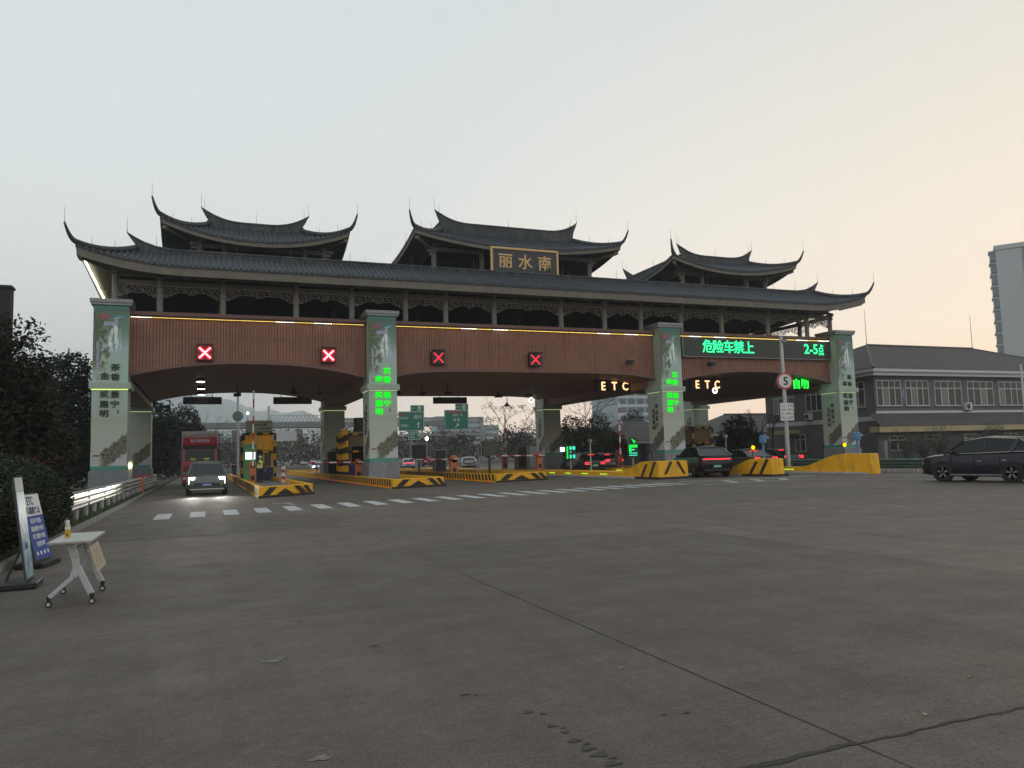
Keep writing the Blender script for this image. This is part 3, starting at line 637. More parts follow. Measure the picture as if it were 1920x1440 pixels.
# ================================================================== ground, pavement, markings
def ground_mat(name, c1, c2, scale, rough=0.95):
    m = mat(name, c1, rough, var=0.3, scale=scale, dirt=c2, dscale=0.15, bump=0.3, bscale=6); return m
g = MB().add([(-3000, -300, -0.08), (3000, -300, -0.08), (3000, 4200, -0.08), (-3000, 4200, -0.08)], [(0, 1, 2, 3)]).build('ground', ground_mat('soil', (0.07, 0.062, 0.045), (0.045, 0.05, 0.03), 0.4)); g['kind'] = 'structure'
def concrete():
    m = bpy.data.materials.new('worn_concrete'); m.use_nodes = True; t = m.node_tree; n = t.nodes; l = t.links; b = n['Principled BSDF']
    b.inputs['Roughness'].default_value = 0.72; b.inputs['Specular IOR Level'].default_value = 0.35
    geo = n.new('ShaderNodeNewGeometry'); oi = n.new('ShaderNodeObjectInfo')
    def noise(sc, v=(1, 1, 1), det=6, ro=0.6):
        mp = n.new('ShaderNodeMapping'); mp.inputs['Scale'].default_value = v; l.new(geo.outputs['Position'], mp.inputs[0])
        k = n.new('ShaderNodeTexNoise'); k.inputs['Scale'].default_value = sc; k.inputs['Detail'].default_value = det; k.inputs['Roughness'].default_value = ro; l.new(mp.outputs[0], k.inputs['Vector']); return k.outputs[0]
    def rng(x, a, bb, c, d):
        k = n.new('ShaderNodeMapRange'); l.new(x, k.inputs[0]); k.inputs[1].default_value = a; k.inputs[2].default_value = bb; k.inputs[3].default_value = c; k.inputs[4].default_value = d; return k.outputs[0]
    def mul(a, c):
        k = n.new('ShaderNodeMath'); k.operation = 'MULTIPLY'; l.new(a, k.inputs[0])
        if isinstance(c, float): k.inputs[1].default_value = c
        else: l.new(c, k.inputs[1])
        return k.outputs[0]
    f = mul(rng(noise(0.22, det=5), 0.3, 0.7, 0.84, 1.14), rng(noise(1.1, (0.35, 2.2, 1)), 0.3, 0.7, 0.88, 1.10))
    f = mul(f, rng(noise(9.0, det=3), 0.3, 0.7, 0.88, 1.12))
    f = mul(f, rng(noise(48.0, det=4, ro=0.9), 0.30, 0.70, 0.45, 1.55))
    f = mul(f, rng(noise(22.0, (0.5, 1.4, 1), 4, 0.7), 0.3, 0.7, 0.82, 1.18))
    f = mul(f, rng(noise(110.0, det=1), 0.68, 0.74, 1.0, 2.2))
    f = mul(f, rng(oi.outputs['Random'], 0, 1, 0.86, 1.12))
    f = mul(f, rng(noise(0.7, (1, 1, 1), 8, 0.75), 0.62, 0.75, 1.0, 0.72))       # oily patches
    f = mul(f, rng(noise(2.3, (0.6, 1.6, 1), 7, 0.7), 0.66, 0.73, 1.0, 1.35))
    f = mul(f, rng(noise(3.4, (0.5, 1.2, 1), 6, 0.7), 0.64, 0.72, 1.0, 0.70))
    f = mul(f, rng(noise(0.9, (2.2, 0.12, 1), 4, 0.6), 0.45, 0.72, 1.04, 0.86))     # pale scuffs
    mixc = n.new('ShaderNodeMixRGB'); l.new(noise(0.5, det=3), mixc.inputs[0]); mixc.inputs[1].default_value = (0.119, 0.095, 0.075, 1); mixc.inputs[2].default_value = (0.103, 0.086, 0.074, 1)
    vm = n.new('ShaderNodeVectorMath'); vm.operation = 'SCALE'; l.new(mixc.outputs[0], vm.inputs[0]); l.new(f, vm.inputs['Scale']); l.new(vm.outputs[0], b.inputs['Base Color'])
    wv = n.new('ShaderNodeTexWave'); wv.wave_type = 'BANDS'; wv.bands_direction = 'Y'; wv.inputs['Scale'].default_value = 6.5; wv.inputs['Distortion'].default_value = 1.2; wv.inputs['Detail'].default_value = 2; l.new(geo.outputs['Position'], wv.inputs[0])
    wm = mul(wv.outputs[0], rng(noise(0.5, (1, 1, 1), 4), 0.45, 0.65, 0.0, 1.0))
    ad = n.new('ShaderNodeMath'); ad.operation = 'ADD'; l.new(mul(wm, 0.35), ad.inputs[0]); l.new(noise(45.0, det=5, ro=0.75), ad.inputs[1])
    bp = n.new('ShaderNodeBump'); bp.inputs['Strength'].default_value = 0.55; bp.inputs['Distance'].default_value = 0.012; l.new(ad.outputs[0], bp.inputs['Height']); l.new(bp.outputs[0], b.inputs['Normal'])
    l.new(rng(noise(1.3, det=5), 0.3, 0.7, 0.60, 0.85), b.inputs['Roughness'])
    return m
CONC = concrete()
JOINT = mat('joint_filler', (0.036, 0.033, 0.029), 0.9, var=0.3, scale=9)
pav = MB().add([(-3.0, -14, -0.02), (47, -14, -0.02), (47, 36, -0.02), (47, 120, -0.02), (-3.0, 120, -0.02)], [(0, 1, 2, 3, 4)]).build('pavement', JOINT); pav['kind'] = 'structure'
SX, SY = 5.85, 5.15
def slab_mesh(w, d):
    g_ = 0.003; m = MB(); x0, x1, y0, y1 = g_, w-g_, g_, d-g_; e = 0.005
    m.add([(x0, y0, -0.06), (x1, y0, -0.06), (x1, y1, -0.06), (x0, y1, -0.06), (x0, y0, -e), (x1, y0, -e), (x1, y1, -e), (x0, y1, -e), (x0+e, y0+e, 0), (x1-e, y0+e, 0), (x1-e, y1-e, 0), (x0+e, y1-e, 0)],
          [(8, 9, 10, 11), (4, 5, 9, 8), (5, 6, 10, 9), (6, 7, 11, 10), (7, 4, 8, 11), (0, 1, 5, 4), (1, 2, 6, 5), (2, 3, 7, 6), (3, 0, 4, 7)])
    return m.mesh('concrete_slab', CONC)
sl = slab_mesh(SX, SY); sl0 = slab_mesh(0.45+SX, SY)
for i in range(8):
    xa = -2.55+i*SX
    for j in range(24):
        ya = 3.34-SY*3+j*SY
        if i == 0: inst('concrete_slab', sl0, (-3.0, ya, 0), pav)
        else: inst('concrete_slab', sl, (xa, ya, 0), pav)
# sealed wide joint with ragged tar, tar spots, pale scuffs and leaves
rnd = random.Random(5)
m = MB(); vs = []; fs = []; n_ = 380
for k in range(n_+1):
    x = 1.2+k*0.018; c = 3.34+0.010*sin(k*0.13)+0.006*sin(k*0.41)+rnd.uniform(-0.004, 0.004); w = max(0.003, 0.009+rnd.uniform(-0.006, 0.008)+(0.0 if x > 3.3 else 0.010))
    vs += [(x, c-w, 0.004), (x, c+w, 0.004)]
for k in range(n_): fs.append((2*k, 2*k+2, 2*k+3, 2*k+1))
m.add(vs, fs).build('tar_seal', mat('tar', (0.032, 0.030, 0.028), 0.85, var=0.5, scale=30), pav)
m = MB(); vs = []; fs = []; n_ = 60
for k in range(n_+1):
    y = 1.0+k*0.15; c = 3.3+rnd.uniform(-0.004, 0.004); w = 0.003+rnd.uniform(0, 0.005)
    vs += [(c-w, y, 0.003), (c+w, y, 0.003)]
for k in range(n_): fs.append((2*k, 2*k+1, 2*k+3, 2*k+2))
m.add(vs, fs).build('joint_crack', mat('tar', (0.02, 0.019, 0.018)), pav)
def blot(name, x, y, r, mt, z=0.004, asp=1.0):
    n_ = 22; pts = []; ph = rnd.uniform(0, 6.28)
    for k in range(n_):
        q = r*(0.8+0.25*sin(3*2*pi*k/n_+ph)+rnd.uniform(-0.15, 0.15)); pts.append((x+q*asp*cos(2*pi*k/n_), y+q*sin(2*pi*k/n_), z))
    return MB().add(pts, [tuple(range(n_))]).build(name, mt, pav)
TARS = mat('oil_stain', (0.045, 0.041, 0.037), 0.8, var=0.5, scale=40); PALE = mat('pale_scuff', (0.165, 0.155, 0.138), 0.9, var=0.4, scale=35)
for (x, y, r, a) in ((1.90, 4.62, 0.028, 1.5), (1.97, 4.55, 0.022, 1.3), (1.93, 4.33, 0.03, 1.3), (1.98, 4.27, 0.018, 1.2), (1.96, 4.20, 0.026, 1.2), (1.95, 4.06, 0.036, 1.4), (1.99, 3.99, 0.022, 1.2), (1.96, 3.92, 0.038, 1.4), (1.98, 3.82, 0.042, 1.5), (2.02, 3.75, 0.02, 1.4), (1.98, 3.68, 0.036, 1.6), (1.36, 6.8, 0.03, 1.6), (2.63, 4.2, 0.018, 1.3), (2.77, 4.17, 0.02, 1.4), (1.65, 5.14, 0.02, 2.2), (1.72, 5.10, 0.014, 1.6), (0.9, 8.2, 0.02, 1.8)):
    blot('oil_stain', x, y, r, TARS, asp=a)
for (x, y, r, a) in ((0.52, 6.7, 0.055, 1.7), (0.60, 6.78, 0.03, 2.0), (0.59, 4.44, 0.045, 1.5)): blot('pale_scuff', x, y, r, PALE, asp=a)
m = MB(); LEAF = mat('dry_leaf', (0.28, 0.21, 0.12), 0.8, var=0.3, scale=20)
for k in range(16):
    x, y = ((4.9, 3.9), (4.0, 3.5), (2.9, 5.2), (0.35, 12.7))[k] if k < 4 else (rnd.uniform(-2.6, 14), rnd.uniform(3, 22)); a = rnd.uniform(0, 6.28); s = 0.03 if k < 3 else rnd.uniform(0.008, 0.016)
    m.add([(x+s*cos(a), y+s*sin(a), 0.006), (x+s*0.5*cos(a+1.5), y+s*0.5*sin(a+1.5), 0.016), (x-s*cos(a), y-s*sin(a), 0.006), (x+s*0.5*cos(a-1.5), y+s*0.5*sin(a-1.5), 0.008)], [(0, 1, 2, 3)])
tag(m.build('fallen_leaves', LEAF), 'small dry leaves and scraps scattered over the concrete', 'leaves', kind='stuff')

PAINT = mat('road_paint', (0.47, 0.48, 0.475), 0.75, var=0.18, scale=3.5, dirt=(0.24, 0.235, 0.225), dscale=2.0)
PAINTW = mat('worn_road_paint', (0.36, 0.36, 0.355), 0.8, var=0.3, scale=3, dirt=(0.16, 0.155, 0.15), dscale=1.2)
cw = empty('crosswalk', None); cw['kind'] = 'structure'; cw.location = (9, 28, 0)
for k in range(23):
    x = -1.44+k*1.0; y = 25.2+0.235*k
    MB((9, 28, 0)).add([(x, y, 0.006), (x+0.45, y, 0.006), (x+0.45, y+2.75, 0.006), (x, y+2.75, 0.006)], [(0, 1, 2, 3)]).build('crossing_stripe', PAINT, cw)
mk = MB()
for (a, b, w) in (((20.6, 29.3), (27.2, 29.9), 0.18), ((21.5, 31.5), (30, 32.0), 0.15), ((27.2, 29.9), (31.5, 18.5), 0.16), ((23.0, 29.5), (24.8, 33.0), 0.4), ((24.6, 29.7), (26.3, 32.5), 0.4), ((26.2, 30.0), (27.7, 32.0), 0.4), ((22.0, 33.0), (31.0, 33.0), 0.3), ((33.0, 31.0), (33.2, 20), 0.16)):
    a_, b_ = Vector((*a, 0.005)), Vector((*b, 0.005)); d = (b_-a_).normalized(); s_ = Vector((-d.y, d.x, 0))*w/2
    mk.add([a_-s_, b_-s_, b_+s_, a_+s_], [(0, 1, 2, 3)])
mk.add([(2.4, 31.0, 0.005), (3.2, 31.2, 0.005), (3.15, 31.45, 0.005), (2.4, 31.25, 0.005)], [(0, 1, 2, 3)]).add([(2.95, 29.7, 0.0052), (3.1, 29.7, 0.0052), (3.0, 31.0, 0.0052), (2.85, 31.0, 0.0052)], [(0, 1, 2, 3)])
o = mk.build('lane_markings', PAINTW); o['kind'] = 'structure'
KERB = mat('kerb_stone', (0.20, 0.195, 0.18), 0.85, var=0.2, scale=4)
kerb = empty('kerb', None, (-3.05, 12, 0)); kerb['kind'] = 'structure'
kme = MB().box(-0.07, 0.07, 0.01, 0.99, -0.05, 0.11).mesh('kerb_stone', KERB)
for k in range(52): inst('kerb_stone', kme, (0, k*1.0, 0), kerb)
vg = MB().box(-40, -3.13, -6, 130, -0.07, 0.06).build('verge', ground_mat('verge_soil', (0.05, 0.055, 0.03), (0.035, 0.03, 0.02), 0.8)); vg['kind'] = 'structure'
GRASSM = mat('grass', (0.06, 0.085, 0.028), 0.9, var=0.4, scale=2)
m = MB(); rnd = random.Random(3)
for k in range(9000):
    x, y = -3.15-abs(rnd.gauss(0, 0.9)), rnd.uniform(13, 62); h = rnd.uniform(0.04, 0.16); a = rnd.uniform(0, 6.28); w = 0.012; lx, ly = rnd.gauss(0, 0.04), rnd.gauss(0, 0.04)
    m.add([(x-w*cos(a), y-w*sin(a), 0.05), (x+w*cos(a), y+w*sin(a), 0.05), (x+lx, y+ly, 0.05+h)], [(0, 1, 2)])
tag(m.build('grass', GRASSM), 'short grass along the kerb under the guard rail', 'grass', kind='stuff')

# ================================================================== guard rails
def thrie(y0, y1, z0, z1, n=2):
    prof = [(0.0, 0.0), (0.02, 0.05), (0.085, 0.12), (0.085, 0.22), (0.02, 0.31), (0.02, 0.38), (0.085, 0.45), (0.085, 0.55), (0.02, 0.64), (0.02, 0.70), (0.085, 0.77), (0.085, 0.88), (0.02, 0.95), (0.0, 1.0)]
    m = MB(); k = len(prof); vs = [(dx, y, z0+(z1-z0)*h) for y in (y0, y1) for dx, h in prof] + [(dx-0.006, y, z0+(z1-z0)*h) for y in (y0, y1) for dx, h in prof]
    fs = [(i, i+1, k+i+1, k+i) for i in range(k-1)]+[(2*k+i+1, 2*k+i, 3*k+i, 3*k+i+1) for i in range(k-1)]+[(0, k, 3*k, 2*k), (k-1, 3*k-1, 4*k-1, 2*k-1)]
    return m.add(vs, fs)
gr = thing('guard_rail', (-3.42, 40, 0), 'galvanised guard rail along the left kerb, gleaming in headlights', 'guard rail')
RAILM = mat('rail_steel', (0.55, 0.56, 0.53), 0.30, 0.85, var=0.12, scale=5)
rme = thrie(0.004, 3.996, 0.40, 0.93).mesh('rail_beam', RAILM); pme = MB().cyl((-0.1, 0, -0.02), (-0.1, 0, 0.9), 0.075, n=12).box(-0.1, 0.0, -0.05, 0.05, 0.5, 0.85).mesh('post', STEEL); bme = MB().box(0.085, 0.11, -0.03, 0.03, -0.03, 0.03).mesh('bolt', DARK)
for k in range(11):
    y = 19.0+k*4-40
    o = inst('rail_beam', rme, (0, y, 0), gr)
    for z in (0.49, 0.665, 0.84): inst('bolt', bme, (0, y+0.05, z), gr)
    for d in (0.9, 2.9): inst('post', pme, (0, y+d, 0), gr)
t = thing('guard_rail_end_marker', (-3.25, 47.0, 0), 'red and orange marker bar fixed across the far end of the left rail', 'marker')
MB().box(-0.5, 0.6, 0, 0.03, 0.97, 1.05).build('bar', RED, t); MB().box(0.0, 0.12, 0.02, 0.05, 0.05, 1.0).build('post', ORANGE, t)
gr2 = thing('guard_rail', (36.1, 34.5, 0), 'dark green guard rail behind the right yellow island', 'guard rail')
GRN = mat('rail_green', (0.055, 0.11, 0.085), 0.5, 0.2, var=0.12)
rme = thrie(0.004, 3.996, 0.22, 0.78).mesh('rail_beam', GRN); pme = MB().cyl((0.12, 0, -0.02), (0.12, 0, 0.8), 0.07, n=10).mesh('post', STEEL)
for k in range(5):
    inst('rail_beam', rme, (0.06, 26.0+k*4-34.5+4, 0), gr2, pi); inst('post', pme, (0, 26+k*4+1-34.5, 0), gr2); inst('post', pme, (0, 26+k*4+3-34.5, 0), gr2)

# ================================================================== islands
ISLTOP = mat('island_concrete', (0.20, 0.195, 0.18), 0.85, var=0.25, scale=2)
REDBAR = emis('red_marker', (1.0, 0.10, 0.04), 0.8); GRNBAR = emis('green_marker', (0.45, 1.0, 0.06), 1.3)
def stripe_x(m, x, ya, w, z0, z1, sl, th=0.004): m.prism([(x, ya, z0), (x, ya+w, z0), (x, ya+w+sl, z1), (x, ya+sl, z1)], (-th, 0, 0))
def stripe_y(m, y, xa, w, z0, z1, sl, th=0.004): m.prism([(xa, y, z0), (xa+w, y, z0), (xa+w+sl, y, z1), (xa+sl, y, z1)], (0, -th, 0))
def low_island(x0, x1, y0, y1, label, ch=0.35, skew=0.0):
    h = 0.5; t = thing('toll_island', ((x0+x1)/2, y0, 0), label, 'toll island', 'low striped toll islands'); O = ((x0+x1)/2, y0, 0)
    ys = y0+skew
    outer = [(x0, y0), (x1-ch*0.3, ys), (x1, ys+ch), (x1, y1), (x0, y1)]
    w = 0.25; inner = [(x0+w, y0+0.7), (x1-w, ys+0.7), (x1-w, ys+0.8), (x1-w, y1-w), (x0+w, y1-w)]
    m = MB(O); n = 5
    vs = [(x, y, 0) for x, y in outer]+[(x, y, h) for x, y in outer]+[(x, y, h) for x, y in inner]+[(x, y, 0.27) for x, y in inner]
    fs = []
    for i in range(n): j = (i+1) % n; fs += [(i, j, n+j, n+i), (n+i, n+j, 2*n+j, 2*n+i), (2*n+i, 2*n+j, 3*n+j, 3*n+i)]
    m.add(vs, fs).build('rim', YELLOW, t, bevel=0.012, norm=True)
    MB(O).add([(x, y, 0.27) for x, y in inner], [(0, 1, 2, 3, 4)]).build('island_floor', ISLTOP, t)
    m = MB(O); c = (x0+x1)/2-0.1; sy = lambda x: y0+(x-x0)/(x1-x0)*skew-0.003
    def st(xa, wd, z0, z1, sl):
        m.prism([(xa, sy(xa), z0), (xa+wd, sy(xa+wd), z0), (xa+wd+sl, sy(xa+wd+sl), z1), (xa+sl, sy(xa+sl), z1)], (0, -0.005, 0))
    W = x1-x0
    st(x0+W*0.06, W*0.13, 0.12, h-0.03, W*0.13); 
    m.prism([(c-W*0.16, sy(c-W*0.16), 0.12), (c+W*0.16, sy(c+W*0.16), 0.12), (c, sy(c), h-0.12)], (0, -0.005, 0))
    st(c+W*0.30, W*0.10, 0.12, h-0.03, -W*0.13); st(c+W*0.50-W*0.06, W*0.07, 0.12, h-0.03, -W*0.10)
    k = y0+0.4
    while k < min(y1, y0+22): stripe_x(m, x0-0.003, k, 0.33, 0.10, h-0.02, 0.16); k += 0.62
    m.build('black_stripes', STRIPE, t)['kind'] = 'stuff'
    MB(O).prism([(x0-0.02, y0-0.03, 0), (x1+0.02, ys-0.03, 0), (x1+0.02, ys+0.1, 0), (x0-0.02, y0+0.1, 0)], (0, 0, 0.11)).build('bumper_strip', STRIPE, t)
    k = y0+1.2
    bm_ = MB().box(-0.03, 0, 0, 0.5, 0.06, 0.09).mesh('red_marker', REDBAR)
    while k < min(y1, y0+34) and x0 > 5: inst('red_marker', bm_, (x0-O[0], k-O[1], 0), t); k += 2.2
    return t
low_island(2.2, 4.85, 36.0, 84, 'low striped island below the yellow toll booth, left edge lit white', skew=2.0)
low_island(9.15, 12.35, 40.0, 96, 'low striped island carrying the second pillar', skew=1.0)
low_island(15.9, 19.7, 42.4, 90, 'low striped island in the middle bay with grey cabinets', skew=1.2)
def high_island(x0, x1, y0, y1, label, stripes, h=1.0, low=0.36, flat=1.4, ramp=2.8):
    O = ((x0+x1)/2, y0, 0); t = thing('toll_island', O, label, 'toll island', 'toll islands with a raised nose')
    pr = [(y0+0.12, 0), (y0, 0), (y0+0.10, h)]
    for k in range(9):
        s = k/8; pr.append((y0+0.12+flat+ramp*s, h-(h-low)*(s*s*(3-2*s))))
    pr += [(y1, low), (y1, 0)]; pr = pr[1:]
    MB(O).prism([(x0, y, z) for y, z in pr], (x1-x0, 0, 0)).build('wall', YELLOW, t, bevel=0.02, norm=True)
    MB(O).box(x0-0.12, x1+0.12, y0+0.3, y1, 0, 0.1).build('kerb', PAINT, t)
    MB(O).box(x0-0.16, x1+0.16, y0-0.12, y0+2.4, 0, 0.12).build('bumper_strip', STRIPE, t) if stripes else None
    m = MB(O)
    if stripes:
        stripe_x(m, x0-0.003, y0+0.85, 0.26, 0.13, h-0.02, -0.6); stripe_x(m, x0-0.003, y0+1.75, 0.26, 0.13, h-0.16, -0.6)
        if stripes > 1:
            stripe_y(m, y0+0.03, x0+0.25, 0.18, 0.13, h-0.03, 0.5); stripe_y(m, y0+0.03, x1-0.28, 0.18, 0.13, h-0.03, -0.5)
        m.build('black_stripes', STRIPE, t)['kind'] = 'stuff'
    bm_ = MB().box(-0.03, 0, 0, 0.9, 0.2, 0.235).mesh('green_marker', GRNBAR); k = y0+6
    while k < y1-2: inst('green_marker', bm_, (x0-O[0], k-O[1], 0), t); k += 2.6
    return t
high_island(23.5, 25.45, 36.9, 88, 'yellow island with raised striped nose in front of the third pillar', 2)
high_island(28.9, 29.75, 34.0, 53, 'narrow yellow island nose with two black stripes beside the dark car', 1, h=0.98)
high_island(33.5, 34.1, 31.5, 70, 'plain yellow raised island at the right below the speed sign', 0, h=1.12, flat=1.9, ramp=3.6)

# ================================================================== equipment
def striped_pole(m, a, b, r, n, m0=0, m1=1, sides=10):
    a, b = Vector(a), Vector(b)
    for k in range(n): m.cyl(a.lerp(b, k/n), a.lerp(b, (k+1)/n), r, r, sides, m1 if k % 2 else m0)
def barrier(x, y, z, label, cabm, up=True, side=-1, length=4.2, h=1.15, arm=0.055, w=0.42):
    t = thing('barrier_gate', (x, y, z), label, 'barrier gate', 'barrier gates')
    MB().box(-w/2, w/2, -0.2, 0.2, 0, h).lathe([(w/2, 0.2), (w/2, -0.2)], (0, 0, h), 14, axis='Y').build('cabinet', cabm, t, bevel=0.015)
    MB().box(-0.12, 0.12, -0.215, -0.2, 0.15, 0.45).build('vent', DARK, t)
    m = MB()
    if up: striped_pole(m, (0, -0.27, h-0.1), (0.05, -0.27, h+length), arm, 9)
    else: striped_pole(m, (-side*0.4, -0.27, h-0.03), (side*length, -0.27, h+0.05), arm, 9)
    m.build('arm', [WHITE, RED], t)
    return t
barrier(2.95, 54.6, 0.27, 'barrier with its red and white arm raised beside the attendant', ORANGE, True, length=5.0)
barrier(10.0, 54.4, 0.27, 'orange barrier with arm lowered left of the second pillar', ORANGE, False, -1, 4.0)
barrier(17.4, 55.6, 0.27, 'orange barrier with thin arm lowered in the middle bay', ORANGE, False, -1, 3.9, arm=0.04, w=0.6)
barrier(25.55, 66.0, 0.36, 'dark red barrier with arm raised behind the grey cabinets', mat('dark_red_cabinet', (0.25, 0.05, 0.04), 0.5), True, length=3.8)
barrier(24.6, 56.0, 0.36, 'orange barrier with arm lowered over the fourth lane', ORANGE, False, -1, 4.3)
barrier(29.5, 51.9, 0.36, 'barrier with arm raised in front of the low grey house', mat('dark_red_cabinet', (0.25, 0.05, 0.04)), True, length=3.9)
barrier(11.2, 78.0, 0.27, 'far barrier with raised arm beyond the yellow booth', mat('blue_cabinet', (0.05, 0.09, 0.25), 0.5), True, length=4.6)
barrier(2.6, 80, 0.27, 'small blue barrier cabinet with lamp beside the truck', mat('blue_cabinet', (0.05, 0.09, 0.25)), False, 1, 1.0)

def corner_frame(m, x0, x1, y0, y1, z0, z1, r, n):
    for x in (x0, x1):
        for y in (y0, y1): striped_pole(m, (x, y, z0), (x, y, z1), r, n)
    for z in (z1, z0+(z1-z0)*0.6):
        striped_pole(m, (x0, y0, z), (x1, y0, z), r*0.75, 5); striped_pole(m, (x0, y0, z), (x0, y1, z), r*0.75, 5)
BLUE = mat('navy_panel', (0.02, 0.035, 0.11), 0.5, var=0.1)
def booth(x0, x1, y0, y1, z, h, label, sign=None, wm=None):
    O = ((x0+x1)/2, y0, z); t = thing('toll_booth', O, label, 'toll booth', 'toll booths'); m = MB(O)
    W = x1-x0; D = y1-y0
    MB().box(-W/2, W/2, 0, D, 0, 0.95).build('lower_panel', BLUE, t, bevel=0.01)
    m = MB(); m.box(-W/2, W/2, 0.0, D, 0.95, 1.15).box(-W/2, W/2, 0.0, D, 2.3, h)
    for a, b in ((-W/2, -W/2+0.3), (W*0.12, W/2)): m.box(a, b, 0.0, 0.08, 1.15, 2.3)
    m.box(-W/2, -W/2+0.08, D*0.7, D, 1.15, 2.3).box(W/2-0.08, W/2, 0.1, D, 1.15, 2.3).box(-W/2, W/2, D-0.08, D, 1.15, 2.3)
    m.build('wall', wm or YELLOW, t, bevel=0.01)
    MB().box(-W/2+0.3, W*0.12, 0.03, 0.05, 1.15, 2.3).box(-W/2+0.02, -W/2+0.04, 0.08, D*0.7, 1.15, 2.3).build('window', GLASS, t)
    MB().box(W*0.18, W*0.42, -0.02, 0.0, 1.0, 2.2).build('door', mat('booth_door', (0.06, 0.05, 0.04), 0.4), t)
    m = MB(); corner_frame(m, -W/2-0.12, W/2+0.12, -0.15, D+0.1, 0, h+0.1, 0.1, 7); m.build('guard_frame', [STRIPE, YELLOW], t)['kind'] = 'stuff'
    if sign:
        MB().box(-W/2+0.05, W/2-0.05, 0.0, 0.3, h, h+1.1).build('sign_board', mat('pale_green_sign', (0.28, 0.32, 0.22), 0.6, var=0.1), t)
        MB().box(-W/2+0.05, W/2-0.05, -0.01, 0.0, h+0.02, h+0.28).build('sign_border', mat('sign_border', (0.05, 0.16, 0.10), 0.6), t)
        MB().box(-0.35, -0.2, -0.01, 0, h+0.72, h+0.8).box(-0.12, 0.02, -0.01, 0, h+0.72, h+0.8).box(0.1, 0.24, -0.01, 0, h+0.72, h+0.8).box(0.32, 0.5, -0.01, 0, h+0.74, h+0.84).box(-0.05, 0.1, -0.01, 0, h+0.45, h+0.53).box(0.18, 0.32, -0.01, 0, h+0.45, h+0.53).box(0.4, 0.55, -0.01, 0, h+0.45, h+0.53).box(0.62, 0.8, -0.01, 0, h+0.45, h+0.53).build('small_lettering', STRIPE, t)['kind'] = 'stuff'
    else:
        MB().box(-W/2, W/2, -0.1, D, h, h+0.3).build('roof_slab', mat('booth_roof', (0.26, 0.24, 0.17), 0.7), t)
    return t
booth(2.75, 4.75, 60.6, 63.4, 0.27, 3.35, 'yellow toll booth with pale green sign on top', True)
booth(9.9, 11.9, 58.0, 62.0, 0.27, 3.1, 'toll booth with striped guard frame behind the second pillar', wm=mat('booth_dark_wall', (0.17, 0.12, 0.06), 0.6, var=0.15))
booth(44.2, 46.2, 63.0, 66.0, 0.0, 3.6, 'toll booth behind the third pillar', wm=mat('booth_dark_wall', (0.17, 0.12, 0.06)))
t = thing('roof_unit', (10.9, 58.7, 3.7), 'black drum shaped unit on the second booth roof', 'equipment'); MB().lathe([(0.42, 0), (0.44, 0.1), (0.44, 0.95), (0.40, 1.05)], n=18).build('drum', BLACK, t); MB().tube([(0.4, 0, 0.3), (0.7, 0, 0.5), (0.85, 0, 0.2), (0.9, 0, 0.02)], 0.04, 6).build('cable', BLACK, t); MB().box(-0.3, 0.3, -0.3, 0.3, -0.03, 0.02).build('bracket', DARK, t)
t = thing('steel_bollard_row', (9.55, 56.2, 0.27), 'row of black and yellow guard posts left of the second booth', 'guard posts')
for k in range(5):
    m = MB(); striped_pole(m, (0, k*0.9, 0), (0, k*0.9, 3.6-0.05*k), 0.085, 8); m.sph((0, k*0.9, 3.66-0.05*k), 0.12, 8, 6, 2); m.build('guard_post', [STRIPE, YELLOW, CHROME], t)
MB().box(-0.04, 0.04, 0, 3.6, 2.5, 2.62).box(-0.04, 0.04, 0, 3.6, 1.2, 1.32).build('tie_rail', STRIPE, t)
# kiosk, fence and small things on the first island
t = thing('payment_kiosk', (2.92, 57.2, 0.27), 'green payment kiosk with bright screen beside the booth', 'kiosk')
KG = mat('kiosk_green', (0.10, 0.30, 0.14), 0.45, var=0.08)
MB().box(-0.42, 0.42, 0, 0.7, 0, 2.45).build('body', KG, t, bevel=0.03); MB().box(-0.5, 0.5, -0.1, 0.75, 2.45, 2.62).build('roof', KG, t, bevel=0.03)
MB().box(-0.3, 0.34, -0.02, 0.0, 1.55, 2.05).build('screen', emis('kiosk_screen', (0.8, 0.95, 1.0), 2.2), t); MB().box(-0.3, 0.34, -0.04, 0.0, 0.85, 1.45).build('panel', mat('kiosk_panel', (0.16, 0.22, 0.05), 0.5), t)
def rail_fence(x, y, z, label, L_=1.6, rz=0):
    t = thing('steel_fence', (x, y, z), label, 'fence', None, rz); 
    for k in range(4): 
        m = MB(); striped_pole(m, (k*L_/3, 0, 0), (k*L_/3, 0, 1.05), 0.035, 5); m.build('post', [WHITE, RED], t)
    MB().cyl((0, 0, 1.0), (L_, 0, 1.0), 0.03).cyl((0, 0, 0.55), (L_, 0, 0.55), 0.025).build('rail', [RED], t)
rail_fence(4.55, 49.5, 0.27, 'red and white railing right of the yellow booth', 1.8, pi/2)
# cabinets, cameras, displays
def cabinet(x, y, z, w, d, h, mt, label, dark=True):
    t = thing('roadside_cabinet', (x, y, z), label, 'cabinet'); MB().box(-w/2, w/2, 0, d, 0.06, h).box(-w/2+0.04, w/2-0.04, 0.04, d-0.04, 0, 0.06).build('body', mt, t, bevel=0.02)
    MB().box(-w/2+0.05, w/2-0.05, -0.015, 0.0, 0.15, h-0.1).build('door', DARK if dark else mt, t, bevel=0.01); MB().box(w/2-0.12, w/2-0.08, -0.04, -0.015, h*0.5, h*0.5+0.15).build('handle', CHROME, t)
    return t
cabinet(17.5, 59.4, 0.27, 0.95, 0.8, 1.95, GREY, 'grey cabinet with black louvred door on the middle island')
t = cabinet(25.1, 60.2, 0.36, 1.15, 0.9, 2.0, mat('brown_cabinet', (0.10, 0.09, 0.08), 0.5), 'wide dark cabinet pair on the fourth island')
